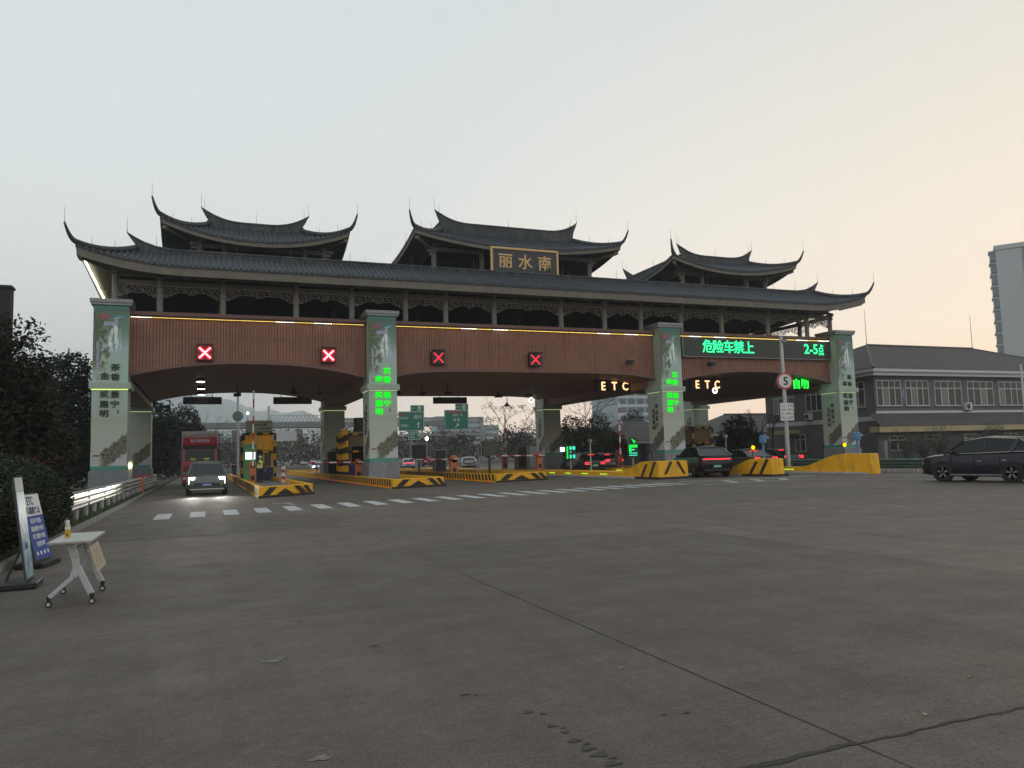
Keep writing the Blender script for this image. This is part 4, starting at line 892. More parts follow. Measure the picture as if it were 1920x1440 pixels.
t = cabinet(25.1, 58.2, 0.36, 0.7, 0.7, 1.9, GREY, 'narrow grey cabinet in front of the dark pair', False)
cabinet(9.6, 63.6, 0.27, 0.7, 0.7, 2.0, mat('navy_cabinet', (0.012, 0.018, 0.05), 0.4), 'navy cabinet at the foot of the rear pillar')
def cam_mesh(): return MB().box(-0.09, 0.09, -0.28, 0.22, -0.08, 0.08).box(-0.11, 0.11, -0.34, 0.24, 0.08, 0.10).cyl((0, -0.29, 0), (0, -0.32, 0), 0.06, m=1).bar((0, 0.1, -0.08), (0, 0.1, -0.22), 0.05, 0.05).mesh('camera', [mat('camera_shell', (0.45, 0.46, 0.46), 0.4), BLACK])
CAMM = cam_mesh()
def campole(x, y, z, h, label, cams=((0, 0.0, 0),), mt=None, box=None, r=0.05):
    t = thing('camera_pole', (x, y, z), label, 'camera pole', 'camera poles'); MB().cyl((0, 0, 0), (0, 0, h), r, r*0.8).cyl((0, 0, 0), (0, 0, 0.03), r*2.2).build('pole', mt or GREY, t)
    for (dx, dz, rz) in cams: o = inst('camera', CAMM, (dx, 0, h+dz+0.2), t, rz)
    if box: MB().box(-box[0]/2, box[0]/2, -0.2, 0.15, h-box[1], h).build('display_box', mat('dim_display', (0.05, 0.045, 0.04), 0.5), t, bevel=0.02)
    return t
campole(17.8, 51.0, 0.27, 2.3, 'thin pole with two cameras on the middle island', ((0.05, 0.1, 0.5), (-0.1, -0.25, 0.7)))
campole(18.3, 50.2, 0.27, 2.35, 'pole with square dark display and camera on top, middle island', ((0.1, 0.0, 0.9),), DARK, (1.0, 1.05), 0.09)
campole(17.2, 65.0, 0.27, 2.4, 'far dark square display on a pole left of the gantry lights', (), DARK, (1.2, 1.15), 0.07)
campole(25.2, 48.3, 0.36, 1.85, 'pale green pole with camera beside the waiting cars', ((0, 0, -0.6),), mat('pale_green_pole', (0.30, 0.42, 0.30), 0.5))
campole(24.9, 50.6, 0.36, 2.9, 'dark pole with camera behind the left green display', ((0.2, 0, -0.9),), DARK)
campole(29.4, 47.0, 0.36, 1.75, 'black mast with small square box left of the third pillar', (), BLACK, (0.5, 0.55), 0.05)
campole(33.9, 44.5, 0.36, 1.9, 'pole with white camera behind the dark car roof', ((0, 0, -0.8),))
campole(25.8, 59.0, 0.36, 5.6, 'tall grey pole behind the cabinets on the fourth island', (), STEEL, None, 0.09)
campole(9.2, 70.0, 0.27, 2.3, 'far pole with camera beside the left rear pillar', ((0, 0, 0.6),))
GLED = emis('lane_display_green', (0.01, 1.0, 0.08), 1.3); CLED = emis('lane_display_cyan', (0.05, 0.95, 0.55), 1.5)
def lane_display(x, y, z, label, arrow):
    t = thing('lane_display', (x, y, z), label, 'lane display', 'green lane displays'); MB().box(-0.06, 0.06, 0.05, 0.2, 0, 0.9).build('stand', GREY, t)
    MB().box(-0.42, 0.42, 0, 0.2, 0.75, 1.85).build('housing', mat('display_dark_green', (0.01, 0.05, 0.03), 0.4), t, bevel=0.02)
    m = MB()
    if arrow:
        m.box(-0.36, 0.36, -0.012, 0, 1.52, 1.72, 0).box(-0.36, -0.15, -0.012, 0, 1.2, 1.48, 0).box(-0.08, 0.1, -0.012, 0, 1.32, 1.40, 1)
        for r in range(2): 
            for k in range(5): m.box(-0.34+k*0.14, -0.24+k*0.14, -0.012, 0, 1.08-0.16*r, 1.14-0.16*r, 1)
        m.bar((-0.1, -0.01, 2.15), (0.16, -0.01, 1.9), 0.02, 0.07, 0).bar((0.16, -0.01, 1.9), (0.0, -0.01, 1.92), 0.02, 0.07, 0).bar((0.16, -0.01, 1.9), (0.16, -0.01, 2.06), 0.02, 0.07, 0)
    else:
        for k in range(7): m.box(-0.36, -0.24, -0.012, 0, 0.85+k*0.13, 0.94+k*0.13, 0)
        m.box(-0.1, 0.34, -0.012, 0, 1.5, 1.72, 1).box(-0.08, 0.02, -0.012, 0, 1.3, 1.36, 1)
        for k in range(3): m.box(-0.1+k*0.15, 0.02+k*0.15, -0.012, 0, 0.86, 1.12, 1)
    m.build('lit_panel', [GLED, CLED], t)['kind'] = 'stuff'
    if arrow: MB().box(-0.2, 0.3, 0.02, 0.1, 1.85, 2.25).build('arrow_board', BLACK, t)
    return t
lane_display(25.0, 51.0, 0.36, 'green lane display on the island left of the dark sedan', False)
lane_display(29.5, 49.7, 0.36, 'green lane display with small arrow left of the third pillar', True)
t = thing('bright_sign', (30.4, 63, 0), 'small bright white lit panel above the far sedan', 'sign'); MB().box(-0.55, 0.55, 0, 0.1, 1.75, 2.15).build('panel', emis('white_panel', (0.85, 0.92, 1.0), 1.8), t); MB().cyl((0, 0.15, 0), (0, 0.15, 1.9), 0.04).build('post', GREY, t)
# yellow flashers and blue readers on the right noses
def flasher(x, y, z, label):
    t = thing('warning_flasher', (x, y, z), label, 'warning light', 'yellow warning lights'); MB().cyl((0, 0, 0), (0, 0, 1.62-z-0.15), 0.025).build('stem', BLACK, t)
    MB().lathe([(0.15, 0.0), (0.16, 0.06), (0.14, 0.1)], (0, -0.05, 1.62-z), 18, axis='Y').build('housing', BLACK, t); MB().lathe([(0.12, -0.03), (0.12, 0.0)], (0, -0.05, 1.62-z), 18, axis='Y').build('lens', emis('amber', (1.0, 0.62, 0.0), 1.7), t)
flasher(29.5, 36.3, 0.9, 'lit amber warning lamp left of the blue reader on the narrow nose'); flasher(33.85, 33.75, 0.6, 'lit amber warning lamp in front of the rightmost pillar')
BLU = mat('reader_blue', (0.07, 0.20, 0.40), 0.45, var=0.08)
def reader(x, y, z, label):
    t = thing('lane_reader', (x, y, z), label, 'lane reader', 'blue lane readers'); H = 2.3-z
    MB().lathe([(0.07, 0), (0.07, H-0.45), (0.1, H-0.4)], n=12).build('post', BLU, t); MB().lathe([(0.17, H-0.45), (0.2, H-0.38), (0.2, H-0.04), (0.15, H)], n=16).build('head', BLU, t, bevel=0.01)
    MB().bar((0.15, -0.05, H-0.06), (0.32, -0.1, H-0.2), 0.12, 0.05).build('visor', mat('reader_grey', (0.5, 0.52, 0.54), 0.4), t)
reader(29.62, 35.5, 0.98, 'blue lane reader on the narrow striped nose'); reader(34.0, 32.9, 1.1, 'blue lane reader on the plain yellow island')
# speed sign
t = thing('speed_sign', (34.0, 38.5, 0.3), 'round red rimmed speed limit 5 sign on a tall grey pole', 'traffic sign')
MB().tube([(0, 0, 0), (0, 0, 0.05), (0, 0, 8.3)], [0.2, 0.15, 0.11], 14).cyl((0, 0, 0), (0, 0, 0.03), 0.3).build('pole', STEEL, t)
MB().lathe([(0.54, 0), (0.54, 0.03)], (0.02, -0.2, 5.45), 32, axis='Y').build('disc', mat('sign_white', (0.66, 0.66, 0.64), 0.45), t)
m = MB(); 
for k in range(40):
    a, b = 2*pi*k/40, 2*pi*(k+1)/40
    m.add([(0.02+0.43*cos(a), -0.204, 5.45+0.43*sin(a)), (0.02+0.535*cos(a), -0.204, 5.45+0.535*sin(a)), (0.02+0.535*cos(b), -0.204, 5.45+0.535*sin(b)), (0.02+0.43*cos(b), -0.204, 5.45+0.43*sin(b))], [(0, 1, 2, 3)])
m.build('red_rim', mat('sign_red', (0.45, 0.03, 0.04), 0.45), t)
text('5', (0.05, -0.206, 5.44), 0.72, INK, t, ext=0.002, off=0.015, name='numeral')
MB().box(-0.42, 0.46, -0.2, -0.17, 2.95, 4.05).build('notice_board', mat('sign_white', (0.66, 0.66, 0.64)), t)
for k, s in enumerate(('行人、非机', '动车、拖拉', '机、摩托车', '禁止上高速')): text(s, (0.02, -0.206, 3.88-k*0.25), 0.155, INK, t, ext=0.001, name='notice_lettering')
MB().box(0.0, 0.25, -0.3, 0.0, 7.9, 8.1).build('camera', GREY, t)
for o in t.children:
    if o.name.split('.')[0] not in ('pole',): o.rotation_euler.z = 0
t.rotation_euler.z = radians(-14)
# boards hung at the rear of the vault, vault lamps, hanging cameras
for x0, x1, lab in ((-1.9, 1.35, 'dark board hung at the back of the left bay by the trees'), (5.85, 9.35, 'dark board hung at the back of the left bay by the second pillar'), (21.3, 24.85, 'dark board hung at the back of the middle bay')):
    t = thing('hanging_board', ((x0+x1)/2, 74.4, 6.95), lab, 'board', 'boards hung behind the vault'); w = (x1-x0)/2
    MB().box(-w, w, 0, 0.25, 0, 0.66).build('panel', BLACK, t, bevel=0.02); MB().cyl((-w*0.6, 0.1, 0.66), (-w*0.6, 0.1, 1.3), 0.035).cyl((w*0.5, 0.1, 0.66), (w*0.5, 0.1, 1.3), 0.035).build('hanger', DARK, t)
for k, y in enumerate((60.4, 66.3, 71.9)):
    t = thing('vault_lamp', (-0.36, y, 7.6), ['nearest', 'middle', 'farthest'][k]+' of three bright lamps in a row under the left vault', 'lamp', 'lit vault lamps')
    MB().lathe([(0.3, 0.0), (0.34, 0.1), (0.2, 0.26)], n=18).build('shade', DARK, t); MB().lathe([(0.27, -0.02), (0.29, 0.005)], n=18).build('lens', emis('cool_lamp', (0.92, 1.0, 0.92), 14.0), t)
for k, (x, y, kind) in enumerate(((6.1, 59.0, 0), (8.2, 60.8, 1), (14.3, 60.2, 0), (16.5, 61.0, 1), (18.4, 60.0, 2), (23.6, 62.0, 0), (26.3, 61.7, 2), (2.2, 62.0, 2), (29.0, 73.8, 0))):
    lab = ['conical unlit lamp under the vault left of the second pillar', 'camera hung under the left vault by the second pillar', 'conical unlit lamp hung right of the second pillar', 'camera hung under the middle vault, leftmost', 'camera hung under the middle of the wide vault', 'conical unlit lamp hung in the middle of the wide vault', 'camera hung under the right half of the wide vault', 'camera hung beside the lit lamps', 'conical unlit lamp at the back of the wide vault'][k]
    t = thing('hanging_lamp' if kind == 0 else 'hanging_camera', (x, y, 6.7), lab, 'lamp' if kind == 0 else 'camera', 'unlit lamps under the vault' if kind == 0 else 'cameras hung under the vault')
    MB().cyl((0, 0, 0.2), (0, 0, 1.1), 0.025).build('rod', DARK, t)
    if kind == 0: MB().lathe([(0.38, -0.1), (0.36, -0.05), (0.1, 0.22), (0.08, 0.35)], n=16).build('shade', BLACK, t)
    else: inst('camera_body', MB().box(-0.12, 0.12, -0.35, 0.25, -0.05, 0.2).cyl((0, -0.35, 0.07), (0, -0.4, 0.07), 0.09).mesh('camera_body', DARK), (0, 0, 0), t, 0.3*kind)
for x, y, z, lab in ((40.3, 54.0, 6.55, 'bright white ring lamp under the ETC letters right of the third pillar'), (31.4, 73.0, 7.2, 'bright white ring lamp at the back edge of the middle vault')):
    t = thing('ring_lamp', (x, y, z), lab, 'ring lamp', 'ring lamps'); vs = []; fs = []
    pts = [(0.2*cos(a*pi/12), 0, 0.2*sin(a*pi/12)) for a in range(25)]; MB().tube(pts, 0.055, 8).build('ring', emis('ring_white', (1, 0.93, 0.82), 4.5), t, smooth=True); MB().lathe([(0.16, 0.02), (0.16, 0.2)], n=14, axis='Y').build('body', BLACK, t); MB().cyl((0, 0.1, 0.15), (0, 0.1, 1.2), 0.03).build('rod', DARK, t)
for x, lab in ((30.45, 'dark camera on the fascia left of the third pillar'), (38.0, 'dark camera on the fascia below the message board')):
    t = thing('fascia_camera', (x, 51.3, 8.35), lab, 'camera', 'cameras on the fascia'); MB().box(-0.2, 0.3, -0.25, 0.2, -0.05, 0.25).cyl((-0.15, -0.2, 0.08), (-0.24, -0.32, 0.05), 0.17, 0.15).build('housing', DARK, t, bevel=0.03)
    MB().prism([(-0.3, -0.4, 0.27), (0.35, -0.3, 0.3), (0.35, 0.2, 0.3), (-0.3, 0.2, 0.27)], (0, 0, 0.02)).build('sun_shield', STEEL, t); MB().bar((0.2, 0.1, 0.1), (0.5, 0.6, 0.05), 0.06, 0.06).build('arm', DARK, t)
# ================================================================== vehicles
def paint(name, c, metal=0.3): return mat(name, c, 0.3, metal, coat=0.4, spec=0.35)
TAILR = emis('tail_lamp', (1.0, 0.03, 0.05), 2.6); TAILDIM = mat('tail_lens', (0.25, 0.01, 0.015), 0.25)
HEAD = emis('head_lamp', (0.95, 1.0, 0.97), 26.0)
def wheel_meshes(r, w):
    ty = MB().lathe([(r*0.66, -w/2), (r*0.93, -w/2), (r, -w*0.32), (r, w*0.32), (r*0.93, w/2), (r*0.66, w/2), (r*0.64, w*0.3), (r*0.64, -w*0.3)], n=28, axis='X').mesh('tyre', RUBBER, True)
    m = MB()
    for s in (1, -1):
        m.lathe([(r*0.66, s*w*0.42), (r*0.60, s*w*0.46), (r*0.58, s*w*0.30)], n=24, axis='X'); m.lathe([(r*0.16, s*w*0.2), (r*0.14, s*w*0.44)], n=12, axis='X')
        for k in range(5):
            a = 2*pi*k/5+0.3
            for q in (-0.16, 0.16): m.bar((s*w*0.40, r*0.12*cos(a), r*0.12*sin(a)), (s*w*0.42, r*0.6*cos(a+q), r*0.6*sin(a+q)), 0.03, r*0.13, up=(1, 0, 0))
    rim = m.mesh('rim', RIM)
    dk = MB().lathe([(r*0.62, -w*0.2), (r*0.62, w*0.2)], n=20, axis='X').mesh('brake_well', BLACK)
    return ty, rim, dk
SUVB = [(-.5, .95, .46, .84), (-.488, 1.08, .34, .93), (-.455, 1.14, .27, .98), (-.36, 1.13, .24, 1.0), (-.2, 1.11, .22, .995), (0, 1.09, .22, .99), (.18, 1.09, .22, .995), (.26, 1.09, .22, 1.0), (.36, 1.05, .24, 1.0), (.43, .99, .27, .97), (.475, .90, .33, .90), (.5, .74, .42, .76)]
SEDB = [(-.5, .84, .42, .84), (-.485, .98, .32, .92), (-.44, 1.02, .26, .97), (-.34, .99, .22, 1.0), (-.2, .94, .2, .995), (0, .92, .2, .99), (.16, .92, .2, .995), (.26, .90, .2, 1.0), (.36, .84, .22, .99), (.44, .77, .25, .95), (.48, .68, .3, .87), (.5, .56, .38, .74)]
SUVG = dict(f=(.265, 1.08), rf=(.10, 1.59), rm=(-.08, 1.70), rr=(-.34, 1.62), rb=(-.478, 1.18))
COUPEG = dict(f=(.245, 1.08), rf=(.07, 1.56), rm=(-.08, 1.63), rr=(-.30, 1.54), rb=(-.485, 1.14))
SEDG = dict(f=(.185, .91), rf=(.02, 1.39), rm=(-.10, 1.45), rr=(-.22, 1.38), rb=(-.40, 1.0))
def car(label, x, y, az, L_, W, H, pm, body='suv', end='rear', tail='c', plate=(0.10, 0.34, 0.24), cat='car', group='cars at the toll gate', lit=True, trim=True):
    """local frame: front towards +Y; az = heading from +Y towards +X in degrees"""
    t = thing('parked_car' if False else 'car', (x, y, 0), label, cat, group, -radians(az))
    B = SUVB if body != 'sedan' else SEDB; G_ = {'suv': SUVG, 'coupe': COUPEG, 'sedan': SEDG}[body]; sc = H/G_['rm'][1]; hw = W/2
    m = MB(); k = len(B); ring = 14; vs = []
    for (fy, zt, zb, fw_) in B:
        zt *= sc; w = hw*fw_; yy = fy*L_
        half = [(0, zb), (w*.82, zb), (w*.96, zb+.10), (w, zb+(zt-zb)*.36), (w*.985, zb+(zt-zb)*.66), (w*.95, zt-.05), (w*.82, zt), (0, zt+.025)]
        vs += [(p, yy, z) for p, z in half]+[(-p, yy, z) for p, z in half[-2:0:-1]]
    n = 14
    fs = [(i*n+j, i*n+(j+1) % n, (i+1)*n+(j+1) % n, (i+1)*n+j) for i in range(k-1) for j in range(n)]+[tuple(range(n)), tuple((k-1)*n+j for j in range(n))]
    o = m.add(vs, fs).build('body', pm, t, smooth=True, norm=True); o.data.set_sharp_from_angle(angle=radians(38))
    # cabin: glass band and painted roof
    pts = [G_[q] for q in ('f', 'rf', 'rm', 'rr', 'rb')]; wb, wr = hw*.93, hw*.74
    zb_ = [pts[0][1]*sc-.02]+[lerp(pts[0][1], pts[4][1], (pts[0][0]-p[0])/(pts[0][0]-pts[4][0]))*sc-.02 for p in pts[1:4]]+[pts[4][1]*sc-.02]
    gl = MB(); rf = MB()
    def P(i, s): 
        f_, z = pts[i]; w = wb if i in (0, 4) else wr; return (s*w, f_*L_, z*sc if i not in (0, 4) else zb_[i])
    def Bt(i, s): return (s*wb, pts[i][0]*L_, zb_[i])
    for s in (1, -1):
        for i in range(4):
            q = [Bt(i, s), Bt(i+1, s), P(i+1, s), P(i, s)]
            if i == 0: q = [Bt(0, s), Bt(1, s), P(1, s)]
            if i == 3: q = [Bt(3, s), Bt(4, s), P(3, s)]
            gl.add(q, [tuple(range(len(q)))])
    gl.add([P(0, -1), P(0, 1), P(1, 1), P(1, -1)], [(0, 1, 2, 3)]); gl.add([P(4, 1), P(4, -1), P(3, -1), P(3, 1)], [(0, 1, 2, 3)])
    gl.build('window_glass', GLASS, t, norm=True)
    def rp(f_, z, s, e=0.0): return (s*(wr+0.012), f_*L_, z*sc+e)
    rv = []
    for i in (1, 2, 3):
        f_, z = pts[i]; c = 0.035
        rv += [rp(f_, z, 1), (wr*.8, f_*L_, z*sc+c), (0, f_*L_, z*sc+c+.012), (-wr*.8, f_*L_, z*sc+c), rp(f_, z, -1)]
    rf.add(rv, [(i*5+j, i*5+j+1, i*5+j+6, i*5+j+5) for i in range(2) for j in range(4)]+[(0, 4, 3, 2, 1), (10, 11, 12, 13, 14), (0, 5, 10, 14, 9, 4)])
    rf.build('roof', pm, t, smooth=True, norm=True)
    for s in (1, -1):
        pl = MB()
        pl.bar(P(0, s), P(1, s), .07, .05); pl.bar(P(3, s), P(4, s), .13 if body != 'sedan' else .1, .05)
        pl.bar(P(1, s), P(2, s), .05, .05); pl.bar(P(2, s), P(3, s), .05, .05); pl.bar(Bt(2, s), P(2, s), .03, .07, up=(0, 1, 0))
        if body != 'sedan': pl.bar((s*wb, pts[3][0]*L_+.25, zb_[3]), P(3, s), .05, .16, up=(0, 1, 0))
        pl.build('pillars', pm, t)
    if trim:
        for s in (1, -1):
            tr = MB()
            for i in range(4): tr.bar((s*(wb+.012), pts[i][0]*L_, zb_[i]+.01), (s*(wb+.012), pts[i+1][0]*L_, zb_[i+1]+.01), .015, .028)
            for i in (1, 2): tr.bar((s*(wr+.03), pts[i][0]*L_, pts[i][1]*sc), (s*(wr+.03), pts[i+1][0]*L_, pts[i+1][1]*sc), .015, .03)
            tr.bar((s*(hw+.004), -.27*L_, .3), (s*(hw+.004), .22*L_, .3), .012, .035)
            tr.build('window_trim', CHROME, t)
    r = .385 if body != 'sedan' else .33; wy = .30*L_
    ty, rim, dk = wheel_meshes(r, .23); ar = MB().lathe([(r+.05, 0), (r+.05, .012)], n=26, axis='X').mesh('wheel_arch', mat('arch_black', (0.008, 0.008, 0.009), 0.7))
    for s in (1, -1):
        for yy in (wy-.02*L_, -wy+.01*L_):
            wo = inst('wheel', ty, (s*(hw-.105), yy, r), t); inst('rim', rim, (0, 0, 0), wo); inst('brake_well', dk, (0, 0, 0), wo)
            inst('wheel_arch', ar, (s*(hw-.006) if s > 0 else -hw-.006, yy, r+.03), t)
    for s in (1, -1):
        MB().cbox((s*(hw+.1), .17*L_, zb_[0]+.07), (.24, .12, .16)).build('wing_mirror', pm, t, bevel=.03)
        MB().box(s*(hw-.002)-.012, s*(hw-.002)+.012, -.06*L_, -.02*L_, .80*sc, .83*sc).box(s*(hw-.002)-.012, s*(hw-.002)+.012, -.26*L_, -.22*L_, .82*sc, .85*sc).build('door_handle', CHROME if trim else pm, t)
    for s in (1, -1):
        m = MB(); x_ = s*(hw*.992)
        for yy in (.205, .01, -.2): m.box(x_-.008, x_+.008, yy*L_-.008, yy*L_+.008, .42, .96*sc)
        m.box(x_-.012, x_+.012, -.24*L_, .24*L_, .25, .37).build('door_seams', mat('arch_black', (0.008, 0.008, 0.009)), t)
        MB().cbox((s*hw*.74, .472*L_, .74*sc), (.34, .10, .09), -s*.5).build('headlight_lens', mat('clear_lens', (0.4, 0.42, 0.44), .1), t) if end == 'rear' else None
    MB().box(-hw*.66, hw*.66, .48*L_, .5*L_+.012, .45, .66).build('grille', BLACK, t, bevel=.02); MB().box(-hw*.7, hw*.7, .47*L_, .5*L_+.004, .30, .42).build('front_bumper', BLACK, t, bevel=.02); MB().box(-hw*.8, hw*.8, -.505*L_, -.485*L_, .34, .48).build('rear_bumper', BLACK, t, bevel=.02)
    pcol = mat('plate_%.2f' % plate[0], plate, 0.5)
    if end == 'rear':
        yb = -.5*L_
        MB().box(-.23, .23, yb-.025, yb+.02, .56, .70).build('number_plate', pcol, t)
        m = MB()
        for q in range(6): m.box(-.19+q*.065, -.15+q*.065, yb-.03, yb-.024, .60, .66)
        m.build('plate_characters', WHITE, t)['kind'] = 'stuff'
        zt = .93*sc
        lm = TAILR if lit else TAILDIM
        if tail == 'bar': MB().box(-hw*.83, hw*.83, yb-.012, yb+.05, zt, zt+.055).build('tail_light_bar', lm, t, bevel=.01)
        else:
            for s in (1, -1):
                m = MB(); a, b = s*hw*.48, s*hw*.86
                m.box(min(a, b), max(a, b), yb-.01, yb+.08, zt-.01, zt+.04).box(min(a, b), max(a, b), yb-.01, yb+.08, zt-.13, zt-.08).box(min(b, b-s*.06), max(b, b-s*.06), yb-.012, yb+.08, zt-.13, zt+.04); m.build('tail_light', lm, t)
        if tail != 'bar' and lit: MB().box(-.25, .25, pts[3][0]*L_-.12, pts[3][0]*L_-.05, pts[3][1]*sc-.05, pts[3][1]*sc-.02).build('brake_light', lm, t)
        MB().box(-hw*.7, hw*.7, yb-.008, yb+.05, .74, .80).build('tailgate_seam', BLACK, t)
    else:
        yf = .5*L_
        MB().box(-.23, .23, yf-.01, yf+.025, .48, .62).build('number_plate', pcol, t)
        m = MB()
        for q in range(6): m.box(-.19+q*.065, -.15+q*.065, yf+.024, yf+.03, .52, .58)
        m.build('plate_characters', WHITE, t)['kind'] = 'stuff'
    return t
# oncoming green car with its lights on
t = car('dark green car with headlights on coming out of the left lane', 0.08, 44.4, 180, 4.75, 1.98, 1.70, paint('green_paint', (0.10, 0.128, 0.105)), 'suv', 'front', plate=(0.03, 0.07, 0.35), trim=False)
yf = .5*4.75
for s in (1, -1):
    m = MB(); m.box(min(s*.56, s*.86), max(s*.56, s*.86), yf-.20, yf-.06, .86, .94).box(min(s*.80, s*.86), max(s*.80, s*.86), yf-.22, yf-.08, .58, .94); m.build('headlight', emis('drl', (0.95, 1.0, 0.97), 5.0), t)
    MB().lathe([(.06, 0), (.05, .02)], (s*.66, yf-.07, .80), 14, axis='Y').build('headlight_lens', HEAD, t)
    lp = bpy.data.lights.new('headlight_beam', 'SPOT'); lp.energy = 480; lp.spot_size = radians(66); lp.spot_blend = 1.0; lp.shadow_soft_size = 0.08; lp.color = (1, 0.96, 0.85)
    lo = bpy.data.objects.new('headlight_beam', lp); COL.objects.link(lo); lo.parent = t; lo.location = (s*.66, yf+.04, .80); lo.rotation_euler = (radians(90-7), 0, 0)
    lo.rotation_euler = Vector((0, -1, -0.05)).to_track_quat('Z', 'Y').to_euler()
MB().box(-.8, .8, yf-.02, yf+.02, .30, .36).build('bumper_trim', mat('silver_trim', (0.5, 0.5, 0.5), 0.3, 0.6), t)
car('black car with red light bar driving between the striped noses', 27.5, 38.6, 13, 4.8, 2.0, 1.76, paint('black_paint_car', (0.006, 0.006, 0.008)), 'coupe', 'rear', 'bar', trim=False)
car('near-black SUV seen from its side at the right edge', 29.02, 21.5, -7, 4.72, 1.92, 1.76, paint('navy_black_paint', (0.010, 0.011, 0.022)), 'suv', 'rear', 'c')
car('black sedan with lit brake lights beside the narrow striped nose', 31.95, 40.3, 3, 4.8, 1.88, 1.52, paint('black_paint_car', (0.006, 0.006, 0.008)), 'sedan', 'rear', 'c')
car('dark car with brake lights half hidden by the speed sign pole', 37.75, 44.6, -2, 4.8, 1.88, 1.50, paint('black_paint_car', (0.006, 0.006, 0.008)), 'sedan', 'rear', 'c', trim=True)
car('dark green sedan with lit brake lights behind the left green display', 27.15, 53.6, 2, 4.85, 1.88, 1.55, paint('dark_green_paint', (0.012, 0.018, 0.016)), 'suv', 'rear', 'c')
car('grey sedan with green plate waiting behind the right green display', 31.55, 58.6, 0, 4.8, 1.86, 1.48, paint('grey_paint_car', (0.16, 0.165, 0.17), 0.5), 'sedan', 'rear', 'c', plate=(0.16, 0.42, 0.16))
car('white sedan driving away beyond the middle bay', 28.9, 86.6, 16, 4.7, 1.82, 1.46, paint('white_paint_car', (0.62, 0.63, 0.64), 0.0), 'sedan', 'rear', 'c', plate=(0.05, 0.12, 0.4), lit=False)
car('distant white car with red tail lights right of the second pillar', 26.9, 108.0, 10, 4.6, 1.82, 1.50, paint('white_paint_car', (0.62, 0.63, 0.64)), 'suv', 'rear', 'bar', plate=(0.05, 0.12, 0.4))
car('distant dark car with tail lights left of the white sedan', 37.5, 136.0, 8, 4.6, 1.82, 1.62, paint('black_paint_car', (0.006, 0.006, 0.008)), 'suv', 'rear', 'c', plate=(0.05, 0.12, 0.4))
t = car('distant white car with headlights on left of the second pillar', 14.6, 112.0, 180, 4.6, 1.82, 1.5, paint('white_paint_car', (0.62, 0.63, 0.64)), 'sedan', 'front', plate=(0.05, 0.12, 0.4))
for s in (1, -1): MB().lathe([(.1, 0), (.09, .03)], (s*.62, 2.22, .72), 14, axis='Y').build('headlight', HEAD, t)
# lorry
t = thing('lorry', (-0.37, 60.0, 0), 'red lorry cab with tall white box body in the left lane', 'lorry')
RC = paint('lorry_red', (0.42, 0.02, 0.045), 0.0); hw = 1.2
m = MB(); m.prism([(-hw, 0.0, 0.45), (-hw, 0.0, 1.75), (-hw, 0.12, 2.75), (-hw, 0.35, 3.05), (-hw, 1.7, 3.15), (-hw, 1.7, 0.45)], (2*hw, 0, 0)); m.build('cab', RC, t, bevel=.05, norm=True)
m = MB(); m.prism([(-hw*.96, 0.12, 2.98), (-hw*.96, 0.30, 3.5), (-hw*.96, 1.7, 3.7), (-hw*.96, 1.7, 3.0)], (2*hw*.96, 0, 0)); m.build('wind_deflector', RC, t, bevel=.04, norm=True)
MB().prism([(-hw*.86, -.012, 1.8), (hw*.86, -.012, 1.8), (hw*.82, .10, 2.62), (-hw*.82, .10, 2.62)], (0, .02, 0)).build('windscreen', GLASS, t)
MB().prism([(-hw*.93, .07, 2.66), (hw*.93, .07, 2.66), (hw*.93, .16, 2.92), (-hw*.93, .16, 2.92)], (0, -.05, 0)).build('sun_visor', BLACK, t)
text('东风商用车', (0, .16, 3.27), 0.27, mat('lorry_letter', (0.6, 0.6, 0.6), 0.5), t, ext=.012, off=.006, rx=pi/2-0.33, name='lettering')
MB().box(-hw*.9, hw*.9, -.04, .02, .95, 1.45).build('grille', mat('lorry_grille', (0.12, 0.01, 0.015), 0.4), t); MB().box(-hw, hw, -.08, .3, .35, .85).build('bumper', RC, t, bevel=.03)
for s in (1, -1):
    MB().box(min(s*hw*1.02, s*hw*1.16), max(s*hw*1.02, s*hw*1.16), -.12, .02, 1.85, 2.6).build('wing_mirror', BLACK, t, bevel=.03); MB().bar((s*hw*.98, 0.1, 2.65), (s*hw*1.1, -.05, 2.62), .04, .04).build('mirror_arm', BLACK, t)
    MB().box(min(s*.7, s*1.1), max(s*.7, s*1.1), -.1, -.07, .5, .68).build('headlight', mat('unlit_lens', (0.5, 0.5, 0.5), 0.15), t)
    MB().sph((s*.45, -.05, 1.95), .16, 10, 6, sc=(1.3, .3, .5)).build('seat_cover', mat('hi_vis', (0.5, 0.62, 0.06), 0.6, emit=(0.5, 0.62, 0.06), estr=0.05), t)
ty, rim, dk = wheel_meshes(.5, .3)
for s in (1, -1):
    for yy in (1.0, 6.5, 7.8): w_ = inst('wheel', ty, (s*1.02, yy, .5), t); inst('rim', rim, (0, 0, 0), w_)
BX = mat('box_body_white', (0.50, 0.51, 0.51), 0.5, var=0.08)
MB().box(-1.26, 1.26, 1.95, 10.6, 1.05, 4.0).build('cargo_box', BX, t, bevel=.03); MB().box(-1.28, 1.28, 1.93, 2.0, 3.9, 4.03).build('box_rail', BX, t)
m = MB()
for k in range(14): m.box(-1.1+k*.165, -1.05+k*.165, 1.92, 1.95, 3.7, 3.88)
m.build('box_ribs', GREY, t)['kind'] = 'stuff'; MB().box(-.45, .45, .3, 10.4, .6, 1.0).build('chassis', DARK, t)

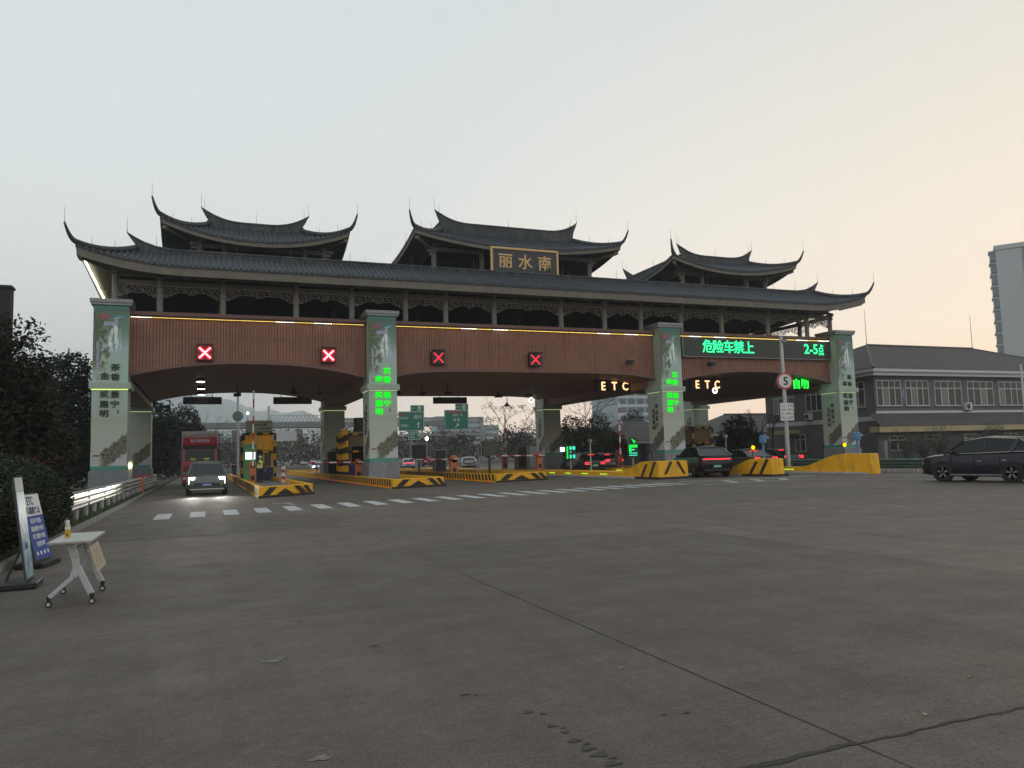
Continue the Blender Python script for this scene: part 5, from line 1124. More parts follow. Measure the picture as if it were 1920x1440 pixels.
# ================================================================== attendant
def skin_figure(name, chains, mats, pick, parent, root=0):
    """chains: list of lists of (key, x, y, z, r); shared keys join; pick(center)->slot"""
    idx = {}; V = []; R_ = []; E = []
    for ch in chains:
        prev = None
        for (k, x, y, z, r) in ch:
            if k not in idx: idx[k] = len(V); V.append((x, y, z)); R_.append(r)
            if prev is not None: E.append((prev, idx[k]))
            prev = idx[k]
    me = bpy.data.meshes.new(name); me.from_pydata(V, E, []); ob = bpy.data.objects.new(name, me); COL.objects.link(ob)
    ob.modifiers.new('skin', 'SKIN'); sv = me.skin_vertices[0].data
    for i, r in enumerate(R_): sv[i].radius = r if isinstance(r, tuple) else (r, r)
    for i in range(len(V)): sv[i].use_root = (i == root)
    s = ob.modifiers.new('sub', 'SUBSURF'); s.levels = 2; s.render_levels = 2
    m2 = bpy.data.meshes.new_from_object(ob.evaluated_get(bpy.context.evaluated_depsgraph_get())); bpy.data.objects.remove(ob); bpy.data.meshes.remove(me)
    m2.name = name; m2.materials.clear()
    for m in mats: m2.materials.append(m)
    for p in m2.polygons: p.material_index = pick(p.center); p.use_smooth = True
    o = bpy.data.objects.new(name, m2); COL.objects.link(o); o.parent = parent
    return o
SKIN = mat('skin', (0.42, 0.27, 0.20), 0.6); JACKET = mat('dark_jacket', (0.035, 0.04, 0.055), 0.8); TROUS = mat('black_trousers', (0.012, 0.012, 0.014), 0.85)
pr = thing('person', (3.28, 52.4, 0.27), 'person in dark uniform, yellow safety vest and white cap at the barrier', 'person', rz=radians(35))
ch = [[('pel', 0, 0, .93, (.155, .12)), ('wai', 0, 0, 1.08, (.14, .11)), ('che', 0, -.02, 1.28, (.17, .12)), ('nck0', 0, -.02, 1.43, (.10, .08)), ('nck', 0, -.03, 1.48, .055), ('jaw', 0, -.055, 1.55, (.065, .075)), ('hd', 0, -.05, 1.64, (.078, .095)), ('tp', 0, -.045, 1.71, (.06, .07))]]
for s in (1, -1):
    ch.append([('pel', 0, 0, .93, 0), ('hip%d' % s, s*.10, 0, .86, .095), ('kn%d' % s, s*.115, -.03, .48, .065), ('an%d' % s, s*.12, .02, .09, .045), ('to%d' % s, s*.13, -.15, .045, (.045, .035))])
arm = {1: [(.20, 0, 1.38, .065), (.27, -.02, 1.12, .048), (.24, -.16, .90, .038), (.235, -.20, .85, .03)], -1: [(-.20, -.02, 1.38, .065), (-.30, -.24, 1.24, .05), (-.33, -.50, 1.22, .038), (-.33, -.56, 1.22, .03)]}
for s in (1, -1):
    a = arm[s]; ch.append([('che', 0, -.02, 1.28, 0)]+[('ar%d%d' % (s, i), *p) for i, p in enumerate(a)])
    hx, hy, hz, _ = a[-1]; d = Vector(a[-1][:3])-Vector(a[-2][:3]); d.normalize()
    pal = Vector((hx, hy, hz))+d*.05; ch.append([('ar%d3' % s, hx, hy, hz, .03), ('pa%d' % s, *pal, (.034, .018))])
    for q, ln in enumerate((.060, .072, .068, .054)):
        o = Vector((-.024+q*.016, 0, 0)); b = pal+d*.03+o; e = b+d*ln*.5; f = b+d*ln+Vector((0, 0, -.018))
        ch.append([('pa%d' % s, *pal, 0), ('f%d%d' % (s, q), *b, .009), ('g%d%d' % (s, q), *e, .008), ('h%d%d' % (s, q), *f, .007)])
    b = Vector((hx, hy, hz))+d*.02+Vector((-s*.03, 0, 0)); e = b+d*.035+Vector((-s*.02, 0, -.005)); ch.append([('pa%d' % s, *pal, 0), ('t%d' % s, *b, .010), ('u%d' % s, *e, .008)])
def pick(c):
    if c.z > 1.46: return 0
    if c.z < .07: return 2
    if c.y < -.575 or (c.x > .2 and c.z < .87 and c.z > .6): return 0
    return 1 if c.z > .92 else 2
skin_figure('body', ch, [SKIN, JACKET, TROUS], pick, pr)
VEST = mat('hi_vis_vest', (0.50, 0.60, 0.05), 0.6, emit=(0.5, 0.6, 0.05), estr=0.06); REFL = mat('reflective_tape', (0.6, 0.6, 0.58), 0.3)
m = MB(); sec = [(.95, .19, .145), (1.05, .178, .14), (1.15, .185, .145), (1.30, .205, .155), (1.38, .20, .14), (1.44, .13, .10)]; n = 20; vs = []
for z, a, b in sec: vs += [(a*cos(2*pi*k/n), -.01+b*sin(2*pi*k/n), z) for k in range(n)]
m.add(vs, [(i*n+k, i*n+(k+1) % n, (i+1)*n+(k+1) % n, (i+1)*n+k) for i in range(len(sec)-1) for k in range(n)]); vest = m.build('vest', VEST, pr, smooth=True)
m = MB()
for z, a, b in ((1.0, .188, .146), (1.13, .186, .146)):
    m.add([((a+.004)*cos(2*pi*k/n), -.01+(b+.004)*sin(2*pi*k/n), z+dz) for dz in (0, .04) for k in range(n)], [(k, (k+1) % n, n+(k+1) % n, n+k) for k in range(n)])
m.build('reflective_band', REFL, pr)
m = MB(); m.sph((0, -.045, 1.665), .105, 16, 10, sc=(.9, 1.06, .85)); m.prism([(-.08, -.12, 1.655), (.08, -.12, 1.655), (.06, -.215, 1.645), (-.06, -.215, 1.645)], (0, 0, .012)); m.build('cap', mat('white_cap', (0.6, 0.6, 0.6), 0.7), pr, smooth=False)
MB().sph((0, -.115, 1.555), .055, 10, 8, sc=(.95, .55, .7)).build('face_mask', mat('mask', (0.45, 0.5, 0.55), 0.8), pr, smooth=True)
for s in (1, -1): MB().sph((s*.03, -.132, 1.60), .011, 8, 6).build('eye', BLACK, pr)
MB().sph((0, -.145, 1.585), .016, 8, 6, sc=(.8, 1, 1.2)).build('nose', SKIN, pr)

# ================================================================== table, bottle and stand signs
t = thing('folding_table', (-1.46, 11.0, 0), 'grey-topped folding table on castors with bent white legs', 'table')
TT = mat('table_top', (0.42, 0.41, 0.37), 0.5, var=0.06, scale=8); LEGM = mat('leg_paint', (0.44, 0.46, 0.47), 0.4, 0.1)
MB().box(-.225, .225, -.72, .62, .735, .762).build('table_top', TT, t, bevel=.004)
MB().box(-.228, .228, -.723, .623, .737, .760).build('edge_band', mat('edge_band', (0.30, 0.28, 0.24), 0.5), t)
def foot(y):
    L1 = [(-.02, y, .73), (.035, y, .55), (.055, y, .43), (.02, y, .33), (-.06, y, .26), (-.22, y, .115)]
    m = MB().bar(L1[0], L1[1], .05, .085, up=(1, 0, 0))
    for a, b in zip(L1[1:-1], L1[2:]): m.bar(a, b, .05, .08, up=(0, 1, 0) if False else (1, 0, .6))
    m.build('leg', LEGM, t, bevel=.008); MB().bar((.05, y+.001, .47), (.215, y+.001, .115), .046, .07, up=(1, 0, 0)).build('leg', LEGM, t, bevel=.008)
    for x in (-.225, .222):
        c = thing  # castor: fork and wheel
        cs = MB().prism([(x-.03, y-.025, .13), (x+.03, y-.025, .13), (x+.015, y-.025, .06), (x-.015, y-.025, .06)], (0, .05, 0)).build('castor', BLACK, t)
        MB().lathe([(.036, -.022), (.036, -.006)], (x, y, .037), 16, axis='Y').lathe([(.036, .006), (.036, .022)], (x, y, .037), 16, axis='Y').build('castor_wheel', BLACK, t); MB().lathe([(.02, -.026), (.02, .026)], (x, y, .037), 12, axis='Y').build('castor_hub', LEGM, t)
foot(-.50); foot(.50)
MB().bar((0.03, -.48, .64), (0.03, .48, .64), .03, .04).bar((.10, -.3, .70), (.16, -.45, .60), .02, .03).build('cross_bar', LEGM, t)
PN = mat('panel_cream', (0.42, 0.37, 0.27), 0.6, var=0.1, scale=9)
MB().prism([(.17, -.42, .66), (.17, .40, .66), (.27, .40, .36), (.27, -.42, .36)], (-.016, 0, -.005)).build('modesty_panel', PN, t)
m = MB()
for r in range(4):
    for k in range(4): y = -.30+k*.16; z = .60-r*.055; x = .17+(.66-z)/3+.003; m.add([(x, y, z), (x, y+.1, z), (x+.011, y+.1, z-.033), (x+.011, y, z-.033)], [(0, 1, 2, 3)])
m.build('faded_lettering', mat('faded_ink', (0.33, 0.30, 0.23), 0.7), t)['kind'] = 'stuff'
t = thing('juice_bottle', (-1.57, 10.93, .762), 'small bottle of orange juice on the folding table', 'bottle')
MB().lathe([(.028, 0), (.032, .008), (.032, .09), (.030, .12), (.031, .135), (.016, .172), (.014, .18)], n=18).build('bottle_body', mat('juice', (0.55, 0.33, 0.04), 0.15, spec=.6), t, smooth=True); MB().lathe([(.0322, .10), (.0308, .135), (.0165, .172), (.0148, .18)], n=18).build('clear_shoulder', mat('clear_plastic', (0.5, 0.5, 0.46), 0.1), t, smooth=True)
MB().lathe([(.018, .178), (.018, .205), (.016, .208)], n=18).build('cap', WHITE, t); MB().box(-.012, .008, -.0335, -.031, .02, .05).build('label_print', mat('label_ink', (0.12, 0.07, 0.03), 0.6), t)
def stand_sign(loc, az, w, h, tilt, label, kind):
    t = thing('stand_sign', loc, label, 'stand sign', 'stand signs by the hedge', az)
    # local: face towards -Y, leaning back to +Y
    f = empty('leaf', t); f.rotation_euler = (-tilt, 0, 0)
    MB().box(-w/2, w/2, 0.0, .025, 0.12, .12+h).build('panel', mat('sign_back', (0.05, 0.05, 0.055), 0.5), f)
    if kind == 'etc':
        MB().box(-w/2+.015, w/2-.015, -.004, 0, .12+h*.66, .12+h-.02).build('header', WHITE, f); MB().box(-w/2+.015, w/2-.015, -.004, 0, .135, .12+h*.655).build('blue_field', mat('sign_blue', (0.035, 0.075, 0.32), 0.5), f)
        bl = mat('sign_blue_ink', (0.02, 0.04, 0.16), 0.5)
        text('ETC', (-.06, -.006, .12+h*.885), .20, bl, f, ext=.001, off=.004, sx=.8); text('优惠服务点', (0, -.006, .12+h*.74), .125, bl, f, ext=.001, off=.003, sx=.95)
        for k, s in enumerate(('新开户减免', '高速通行95折', '车辆通行95折', '免费办理')): text(s, (.0, -.006, .12+h*(.58-.115*k)), .095, WHITE, f, ext=.001, off=.002)
        m = MB()
        for k in range(4): m.lathe([(.035, -.007), (.035, -.004)], (-w*.3+k*w*.2, 0, .12+h*.10), 14, axis='Y')
        m.build('round_badges', WHITE, f)['kind'] = 'stuff'
    else:
        mm = bpy.data.materials.new('poster_print'); mm.use_nodes = True; q = mm.node_tree; b = q.nodes['Principled BSDF']; b.inputs['Roughness'].default_value = 0.4
        tcn = q.nodes.new('ShaderNodeTexCoord'); nz = q.nodes.new('ShaderNodeTexNoise'); nz.inputs['Scale'].default_value = 4.5; nz.inputs['Detail'].default_value = 4; q.links.new(tcn.outputs['Object'], nz.inputs[0]); rp = q.nodes.new('ShaderNodeValToRGB'); q.links.new(nz.outputs[0], rp.inputs[0])
        for e, (p, c) in zip([rp.color_ramp.elements[0], rp.color_ramp.elements[1], rp.color_ramp.elements.new(.5)], ((.35, (.06, .16, .30)), (.68, (.42, .46, .40)), (.5, (.16, .30, .38)))): e.position = p; e.color = (*c, 1)
        q.links.new(rp.outputs[0], b.inputs['Base Color'])
        MB().box(-w/2+.012, w/2-.012, -.004, 0, .13, .12+h*.86).build('poster', mm, f); MB().box(-w/2+.012, w/2-.012, -.004, 0, .12+h*.865, .12+h-.01).build('poster_header', mat('poster_header', (0.4, 0.44, 0.5), 0.5), f)
        text('山水', (0, -.006, .12+h*.32), .12, mat('poster_blue', (0.03, 0.09, 0.3), 0.5), f, ext=.001)
    MB().box(-w/2-.02, w/2+.02, -.10, .34, 0, .09).build('water_base', BLACK, t, bevel=.02)
    MB().bar((0, .3, .1), (0, .05+sin(tilt)*.5, .55), .03, .03).build('strut', DARK, t)
    return t
stand_sign((-2.22, 12.5, 0), radians(92), .60, 1.40, radians(7.5), 'tall narrow poster stand with landscape print nearest the table', 'poster')
stand_sign((-2.46, 15.0, .0), radians(82), .80, 1.12, radians(13.5), 'blue and white ETC stand sign leaning against the hedge', 'etc')
# ================================================================== vegetation
def leafmat(name, c, var=.45): return mat(name, c, 0.75, var=var, scale=1.3, spec=0.25)
LD = leafmat('leaf_dark', (0.012, 0.016, 0.008)); LM = leafmat('leaf_mid', (0.022, 0.030, 0.014)); LR = leafmat('leaf_reddish', (0.028, 0.017, 0.013)); LO = leafmat('leaf_olive', (0.075, 0.075, 0.03)); BARK = mat('bark', (0.055, 0.045, 0.036), 0.9, var=0.3, scale=6); TWIG = mat('twig', (0.075, 0.058, 0.048), 0.9, var=.2); RUST = leafmat('leaf_rust', (0.10, 0.062, 0.04))
def leaves(m, c, rad, n, size, rnd, slots=(0, 1), shell=.55, low=-1.0, lump=.25):
    ph = [rnd.uniform(0, 6.28) for _ in range(6)]
    for _ in range(n):
        while True:
            d = Vector((rnd.gauss(0, 1), rnd.gauss(0, 1), rnd.gauss(0, 1))).normalized()
            if d.z > low: break
        a = atan2(d.y, d.x)
        k = 1+lump*(.5*sin(3*a+ph[0]+2*d.z)+.35*sin(7*a+ph[1]-5*d.z)+.3*sin(6*d.z+ph[2]))
        q = k*(shell+(1-shell)*rnd.random()**.6)
        p = Vector((c[0]+d.x*rad[0]*q, c[1]+d.y*rad[1]*q, c[2]+d.z*rad[2]*q))
        u = Vector((rnd.gauss(0, 1), rnd.gauss(0, 1), rnd.gauss(0, .6))).normalized(); w = u.cross(Vector((rnd.gauss(0, 1), rnd.gauss(0, 1), rnd.gauss(0, 1)))).normalized()
        s = size*rnd.uniform(.6, 1.3)
        m.add([p-u*s, p+w*s*.42, p+u*s, p-w*s*.42], [(0, 1, 2, 3)], rnd.choice(slots))
def limbs(m, base, top, r, rnd, spread, n=5):
    b, t = Vector(base), Vector(top); mid = b.lerp(t, .5)+Vector((rnd.gauss(0, .2), rnd.gauss(0, .2), 0))
    m.tube([b, b.lerp(mid, .5), mid, t], [r*1.25, r, r*.75, r*.25], 8)
    for k in range(n):
        s = b.lerp(t, rnd.uniform(.35, .8)); a = rnd.uniform(0, 6.28); e = s+Vector((cos(a)*spread, sin(a)*spread, spread*rnd.uniform(.5, 1.0))); m.tube([s, s.lerp(e, .5)+Vector((0, 0, .2)), e], [r*.45, r*.3, r*.1], 6)
def tree(label, x, y, h, lobes, n, size, seed, mats=(LD, LM), r=.16, group='evergreen trees', spread=1.2, shell=.5):
    rnd = random.Random(seed); t = thing('tree', (x, y, 0), label, 'tree', group)
    m = MB(); limbs(m, (0, 0, 0), (0, 0, h*.8), r, rnd, spread); m.build('trunk', BARK, t, smooth=True)
    m = MB(); tot = sum(q[3]*q[4]*q[5] for q in lobes)
    for (cx, cy, cz, rx, ry, rz) in lobes: leaves(m, (cx, cy, cz), (rx, ry, rz), int(n*(rx*ry*rz)/tot), size, rnd, tuple(range(len(mats))), shell)
    m.build('crown', list(mats), t)
    return t
def lob(rnd, n, R, H0, H1, r):
    return [(rnd.uniform(-R, R), rnd.uniform(-R, R), rnd.uniform(H0, H1), r*rnd.uniform(.7, 1.2), r*rnd.uniform(.7, 1.2), r*rnd.uniform(.6, 1.0)) for _ in range(n)]
q = random.Random(1)
tree('big reddish-leaved tree at the left edge', -6.25, 25.0, 6.2, [(0, 0, 3.6, 1.7, 1.7, 1.7), (.9, -.3, 4.4, 1.1, 1.1, 1.0), (.6, .5, 2.6, 1.6, 1.6, 1.4), (1.5, 0, 3.3, 1.0, 1.0, .9), (1.9, .2, 4.5, .55, .55, .4), (1.3, 0, 5.4, .8, .8, .5), (-.2, 0, 5.6, 1.3, 1.2, .8), (.3, 0, 1.5, 1.9, 1.9, 1.2), (2.1, .3, 2.3, .8, .9, .9), (1.2, .2, 2.0, 1.5, 1.5, 1.4), (.4, .6, 3.2, 1.9, 1.6, 2.2)], 30000, .085, 11, (LD, LR, LM), shell=.35)
tree('dark round evergreen left of the first pillar', -9.6, 60.0, 9.0, [(0, 0, 7.4, 2.2, 2.0, 2.0), (1.0, 0, 8.3, 1.4, 1.2, 1.4), (-1.3, 0, 6.2, 2.0, 2, 1.6), (1.2, .3, 6.2, 1.7, 1.6, 1.5), (0, 0, 4.4, 2.7, 2.4, 2.2), (-2.2, 0, 7.5, 1.2, 1.2, 1.1), (.5, 0, 2.2, 2.6, 2.4, 2.2)], 15000, .17, 12)
tree('dense dark tree behind the hedge', -8.6, 40.0, 6.0, [(0, 0, 3.4, 2.4, 2.4, 2.4), (1.2, 0, 4.9, 1.4, 1.4, 1.1), (1.2, 0, 1.8, 2.0, 2.0, 1.8), (-1.4, 0, 4.8, 1.5, 1.5, 1.4)], 12000, .13, 13)
for k, (x, y, h, lab) in enumerate(((-9, 84, 8, 'tall dark tree beyond the left pillar, leftmost'), (-5.2, 92, 9, 'tall dark evergreen left of the lorry'), (-8, 104, 10, 'farther dark evergreen behind the left bay'), (-2.6, 108, 9.5, 'dark evergreen behind the lorry box'))):
    tree(lab, x, y, h, [(0, 0, h*.72, 2.0, 2.0, h*.26), (1.1, 0, h*.5, 2.1, 2.0, h*.26), (-1.2, 0, h*.5, 2.1, 2, h*.28), (0, 0, h*.25, 2.7, 2.4, h*.24)], 7500, .24, 20+k, (LD, LM))
# hedge: clipped rounded shrub mass
t = thing('hedge', (-4.7, 17.5, 0), 'big rounded dark green hedge behind the stand signs', 'hedge')
m = MB(); rnd = random.Random(31)
HL = ((.22, 2.4, .80, 1.6, 3.3, 1.16), (.0, -1.2, .80, 1.8, 3.4, 1.14), (-.25, -4.2, .70, 1.8, 2.4, 1.06), (-2.2, 0, .95, 1.9, 5.5, 1.15))
for (cx, cy, cz, rx, ry, rz) in HL:
    leaves(m, (cx, cy, cz), (rx, ry, rz), 26000, .042, rnd, (0, 0, 1, 2), .90, -.75, .05)
m.build('foliage', [LD, LM, leafmat('leaf_gloss', (0.07, 0.095, 0.045))], t)
m = MB()
for k in range(14): x, y = rnd.uniform(-1.2, .8), rnd.uniform(-4, 5); m.tube([(x, y, 0), (x+rnd.gauss(0, .1), y, .5), (x+rnd.gauss(0, .3), y+rnd.gauss(0, .3), 1.2)], [.03, .025, .01], 5)
m.build('stems', BARK, t)
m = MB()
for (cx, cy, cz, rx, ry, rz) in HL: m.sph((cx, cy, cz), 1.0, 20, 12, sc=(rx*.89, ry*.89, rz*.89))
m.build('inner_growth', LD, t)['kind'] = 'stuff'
m = MB(); 
for k in range(420):
    a = rnd.uniform(0, 6.28); p = Vector((.35+rnd.gauss(0, .45), 4.2+rnd.gauss(0, .9), 1.78+rnd.gauss(0, .10))); u = Vector((rnd.gauss(0, 1), rnd.gauss(0, 1), 1)).normalized()*.05; w = u.cross(Vector((1, .3, 0))).normalized()*.02; m.add([p-u, p+w, p+u, p-w], [(0, 1, 2, 3)])
m.build('red_shoots', leafmat('leaf_red', (0.13, 0.025, 0.025)), t)
for k, (x, y, rr) in enumerate(((-6.6, 33, 1.2),)):
    t = thing('shrub', (x, y, 0), ['low dark shrub behind the rail, nearer', 'low dark shrub beside the first pillar'][k], 'shrub'); m = MB(); leaves(m, (0, 0, .8), (rr, 2.5, 1.0), 4500, .08, rnd, (0, 1), .5, -.8); m.build('foliage', [LD, LM], t); m = MB(); limbs(m, (0, 0, 0), (0, 0, 1), .05, rnd, .5); m.build('stems', BARK, t)
# dark hoarding post at the far left edge
t = thing('hoarding_post', (-6.6, 30.0, 0), 'tall dark hoarding edge behind the left tree', 'hoarding'); MB().box(-1.4, .42, 0, .5, 0, 7.75).build('panel', mat('hoarding_brown', (0.03, 0.022, 0.02), 0.8), t); MB().box(-1.45, .46, -.04, .54, 7.75, 7.83).build('top_cap', DARK, t)
# bare trees
def bare(label, x, y, h, seed, r=.11, tufts=0, group='bare trees', depth=5, spread=.62, mats=(TWIG, RUST)):
    rnd = random.Random(seed); t = thing('tree', (x, y, 0), label, 'tree', group); m = MB(); tips = []
    def grow(p, d, L_, r_, k):
        e = p+d*L_; mid = p.lerp(e, .5)+Vector((rnd.gauss(0, L_*.05), rnd.gauss(0, L_*.05), 0)); m.tube([p, mid, e], [r_, r_*.85, r_*.7], 5 if k > 1 else 4, caps=False)
        if k == 0: tips.append(e); return
        for _ in range(rnd.choice((2, 3, 3))):
            nd = (d+Vector((rnd.gauss(0, spread), rnd.gauss(0, spread), rnd.gauss(.12, .3)))).normalized(); grow(e, nd, L_*rnd.uniform(.6, .85), r_*.62, k-1)
    grow(Vector((0, 0, 0)), Vector((rnd.gauss(0, .05), rnd.gauss(0, .05), 1)).normalized(), h*.30, r, depth)
    m.build('trunk', BARK if r > .08 else TWIG, t)
    if tufts:
        c = MB()
        for p in tips:
            if rnd.random() < .7: leaves(c, p, (.22, .22, .2), tufts, .09, rnd, (0,), .2)
        c.build('crown', [mats[1]], t)
    return t
bare('nearly bare tree with rusty tufts left of the middle rear pillar', 31.2, 77.0, 8.2, 41, .10, 6)
bare('bare twiggy tree behind the fourth island cabinets', 28.6, 92.0, 6.0, 42, .08, 5)
bare('bare tree above the dark evergreens in the middle bay', 47.5, 92.0, 11.5, 43, .12, 0, depth=6)
bare('bare tree left of the lorry sky gap', 1.2, 118.0, 9.5, 44, .12, 0)
bare('pollarded bare tree in front of the low tiled outhouse', 57.2, 69.0, 7.0, 45, .16, 0, depth=3, spread=.35)
bare('second pollarded bare tree beside the grey office wall', 59.2, 69.5, 7.0, 46, .16, 0, depth=3, spread=.35)
for k, (x, y, h, lab) in enumerate(((43.5, 88, 6.8, 'dark bushy tree right of the middle rear pillar'), (48.2, 90, 7.2, 'dark bushy tree left of the low grey house'), (46.0, 83, 4.4, 'lower dark shrub tree beside the low grey house'), (52.0, 66, 5.2, 'leafy tree right of the third pillar'), (58.5, 98, 8.0, 'dark tree behind the low grey house'), (60.6, 61.5, 3.6, 'small conifer left of the rightmost pillar'))):
    tree(lab, x, y, h, [(0, 0, h*.7, 1.7, 1.6, h*.26), (.9, 0, h*.45, 1.7, 1.7, h*.26), (-.9, 0, h*.42, 1.7, 1.7, h*.28), (0, 0, h*.2, 1.8, 1.8, h*.2)] if k != 5 else [(0, 0, .9, 1.2, 1.2, .9), (0, 0, 2.0, .8, .8, .9), (0, 0, 3.0, .45, .45, .8)], 5200, .17, 60+k, (LD, LM, LO) if k < 3 else (LD, LM), group='trees behind the gate')
# twiggy shrubs before the office
for k in range(9):
    x = 57.5+k*3.1; y = 50.2+(k % 3)*.8; rnd = random.Random(80+k); h = (2.9, 2.4, 3.3, 2.6, 3.4, 2.7, 3.6, 3.0, 2.8)[k]
    t = thing('twiggy_shrub', (x, y, 0), 'bare brown twiggy shrub in front of the office, number %s from the left' % ('first second third fourth fifth sixth seventh eighth ninth'.split()[k]), 'shrub', 'twiggy shrubs before the office')
    t['label'] = '%s brown twiggy shrub from the left in front of the grey office' % ('first second third fourth fifth sixth seventh eighth ninth'.split()[k])
    m = MB()
    for j in range(70):
        a = rnd.uniform(0, 6.28); s = rnd.uniform(.3, 1.7); e = Vector((cos(a)*s, sin(a)*s*.7, h*rnd.uniform(.4, 1.0))); m.tube([(0, 0, 0), e*.5+Vector((0, 0, .3)), e, e+Vector((rnd.gauss(0, .3), rnd.gauss(0, .3), rnd.uniform(-.2, .3)))], [.022, .016, .01, .005], 4, caps=False)
    m.build('stems', TWIG, t)
    m = MB(); leaves(m, (0, 0, h*.5), (1.5, 1.0, h*.45), 520 if k not in (4, 6) else 1700, .07, rnd, (0, 1), .2); m.build('foliage', [leafmat('dry_leafage', (0.06, 0.05, 0.03)), LD], t)
# far wood as one mass
m = MB(); rnd = random.Random(91)
for k in range(430):
    y = rnd.uniform(150, 300); x = rnd.uniform(-60, 190); h = rnd.uniform(5.5, 9.5)*(y/200)**.9
    cx = rnd.choice((0, 0, 1, 1, 2)); leaves(m, (x, y, h*.55), (3.2, 2.5, h*.5), 170, .5, rnd, (cx,), .5, -.9, .3)
tag(m.build('far_wood', [leafmat('wood_brown', (0.105, 0.078, 0.062)), leafmat('wood_grey', (0.07, 0.062, 0.055)), LD]), 'brown winter wood forming a hazy belt beyond the gate', 'wood', kind='stuff')

# ================================================================== buildings
WALLG = mat('office_wall', (0.125, 0.128, 0.135), 0.85, var=0.12, scale=1.2, dirt=(0.09, 0.09, 0.092), dscale=.6); WFRAME = mat('window_frame', (0.55, 0.56, 0.57), 0.45); TILEG = mat('office_tile', (0.075, 0.068, 0.064), 0.7, var=.25, scale=1.5); CREAM = mat('cream_fascia', (0.40, 0.34, 0.20), 0.7, var=.12); WBAND = mat('white_fascia', (0.52, 0.55, 0.58), 0.6, var=.06); CURT = mat('window_glass_grey', (0.03, 0.036, 0.042), 0.12, spec=.3); CURTL = mat('curtain_glass', (0.13, 0.14, 0.13), 0.25)
BO = (61.6, 57.0, 0)
t = thing('office_building', BO, 'grey two-storey office with hipped tile roof right of the gate', 'building')
MB().box(0, 33, 0, 16, 0, 8.35).build('wall', WALLG, t)
m = MB(); x0, x1, y0, y1 = -1.0, 34.0, -1.0, 17.0; zr = 12.75; ze = 9.05
courses = 26
def hip(m, x0, x1, y0, y1, ze, zr, cs):
    h = (y1-y0)/2
    for k in range(cs):                                    # overlapping tile courses
        a, b = k/cs*h, (k+1)/cs*h; za, zb_ = lerp(ze, zr, k/cs)+.045, lerp(ze, zr, (k+1)/cs)
        A = [(x0+a, y0+a, za), (x1-a, y0+a, za), (x1-a, y1-a, za), (x0+a, y1-a, za)]; B = [(x0+b, y0+b, zb_), (x1-b, y0+b, zb_), (x1-b, y1-b, zb_), (x0+b, y1-b, zb_)]; C0 = [(p[0], p[1], p[2]-.05) for p in A]
        m.add(A+B+C0, [(i, (i+1) % 4, 4+(i+1) % 4, 4+i) for i in range(4)]+[(8+i, 8+(i+1) % 4, (i+1) % 4, i) for i in range(4)])
hip(m, x0, x1, y0, y1, ze, zr, courses); m.build('roof', TILEG, t)
MB().tube([(8, 8, zr+.05), (25, 8, zr+.05)], .16, 8).tube([(8, 8, zr), (-1, -1, ze+.06)], .13, 8).tube([(25, 8, zr), (34, -1, ze+.06)], .13, 8).tube([(8, 8, zr), (-1, 17, ze+.06)], .13, 8).build('roof_ridges', TILEG, t)
MB().box(-.95, 33.95, -.95, 16.95, 8.72, 9.03).build('upper_fascia', WBAND, t); MB().box(-.7, 33.7, -.7, 16.7, 8.36, 8.72).build('lower_fascia', WBAND, t)
for x, y in ((8, 8), (25, 8)): MB().cyl((x, y, zr), (x, y, zr+4.2), .04, .02).build('lightning_rod', ROD, t)
def window(x0, x1, z0, z1, y, par, nx=4, side=False, open_=-1):
    w = empty('window', par)
    if side: w.location = (y, x1, 0); w.rotation_euler = (0, 0, -pi/2); L0 = x1-x0
    else: w.location = (x0, y, 0); L0 = x1-x0
    fr = MB(); e = .05
    fr.box(0, L0, -.05, .02, z0, z0+.08).box(0, L0, -.05, .02, z1-.08, z1).box(0, .07, -.05, .02, z0+.08, z1-.08).box(L0-.07, L0, -.05, .02, z0+.08, z1-.08)
    zt = lerp(z0, z1, .70); fr.box(.07, L0-.07, -.045, .02, zt-.04, zt+.04); xs = [L0*q for q in ((.24, .5, .74) if nx == 4 else (.5,))]
    for k, x in enumerate(xs): fr.box(x-.045, x+.045, -.048, .02, z0+.08, z1-.08)
    fr.build('frame', WFRAME, w)
    xs = [.07]+xs+[L0-.07]
    for k in range(len(xs)-1):
        MB().box(xs[k], xs[k+1], -.02, -.005, z0+.05, zt).build('pane', CURTL if (k*5+int(x0*3)) % 4 == 1 else CURT, w); MB().box(xs[k], xs[k+1], -.02, -.005, zt, z1-.05).build('pane', CURT, w)
    MB().box(-.1, L0+.1, -.12, .02, z0-.1, z0).build('sill', WALLG, w)
for a, b in ((.25, 3.55), (4.15, 7.35), (8.2, 12.1), (13.0, 16.9), (17.8, 21.6), (22.5, 26.3)): window(a, b, 5.35, 7.95, -.001, t)
for a, b in ((1.2, 4.4), (6.2, 9.4), (11.2, 14.6)): window(a, b, 5.35, 7.95, -.001, t, side=True)
for a, b in ((5.0, 6.6), (9.8, 11.4)): window(a, b, 1.0, 2.9, -.001, t, nx=2, side=True)
for a, b in ((1.5, 3.6), (6.5, 8.6), (12, 14.1), (18, 20.1)): window(a, b, .9, 2.4, -.001, t, nx=2)
m = MB()
for k in range(7):
    a, b = k/7, (k+1)/7; ya, yb = -1.35+1.3*a, -1.35+1.3*b; za, zb_ = 3.3+1.3*a+.04, 3.3+1.3*b
    m.add([(-1.0, ya, za), (33, ya, za), (33, yb, zb_), (-1.0, yb, zb_)], [(0, 1, 2, 3)]).add([(-1.0, ya, za-.05), (33, ya, za-.05), (33, ya, za), (-1.0, ya, za)], [(0, 1, 2, 3)])
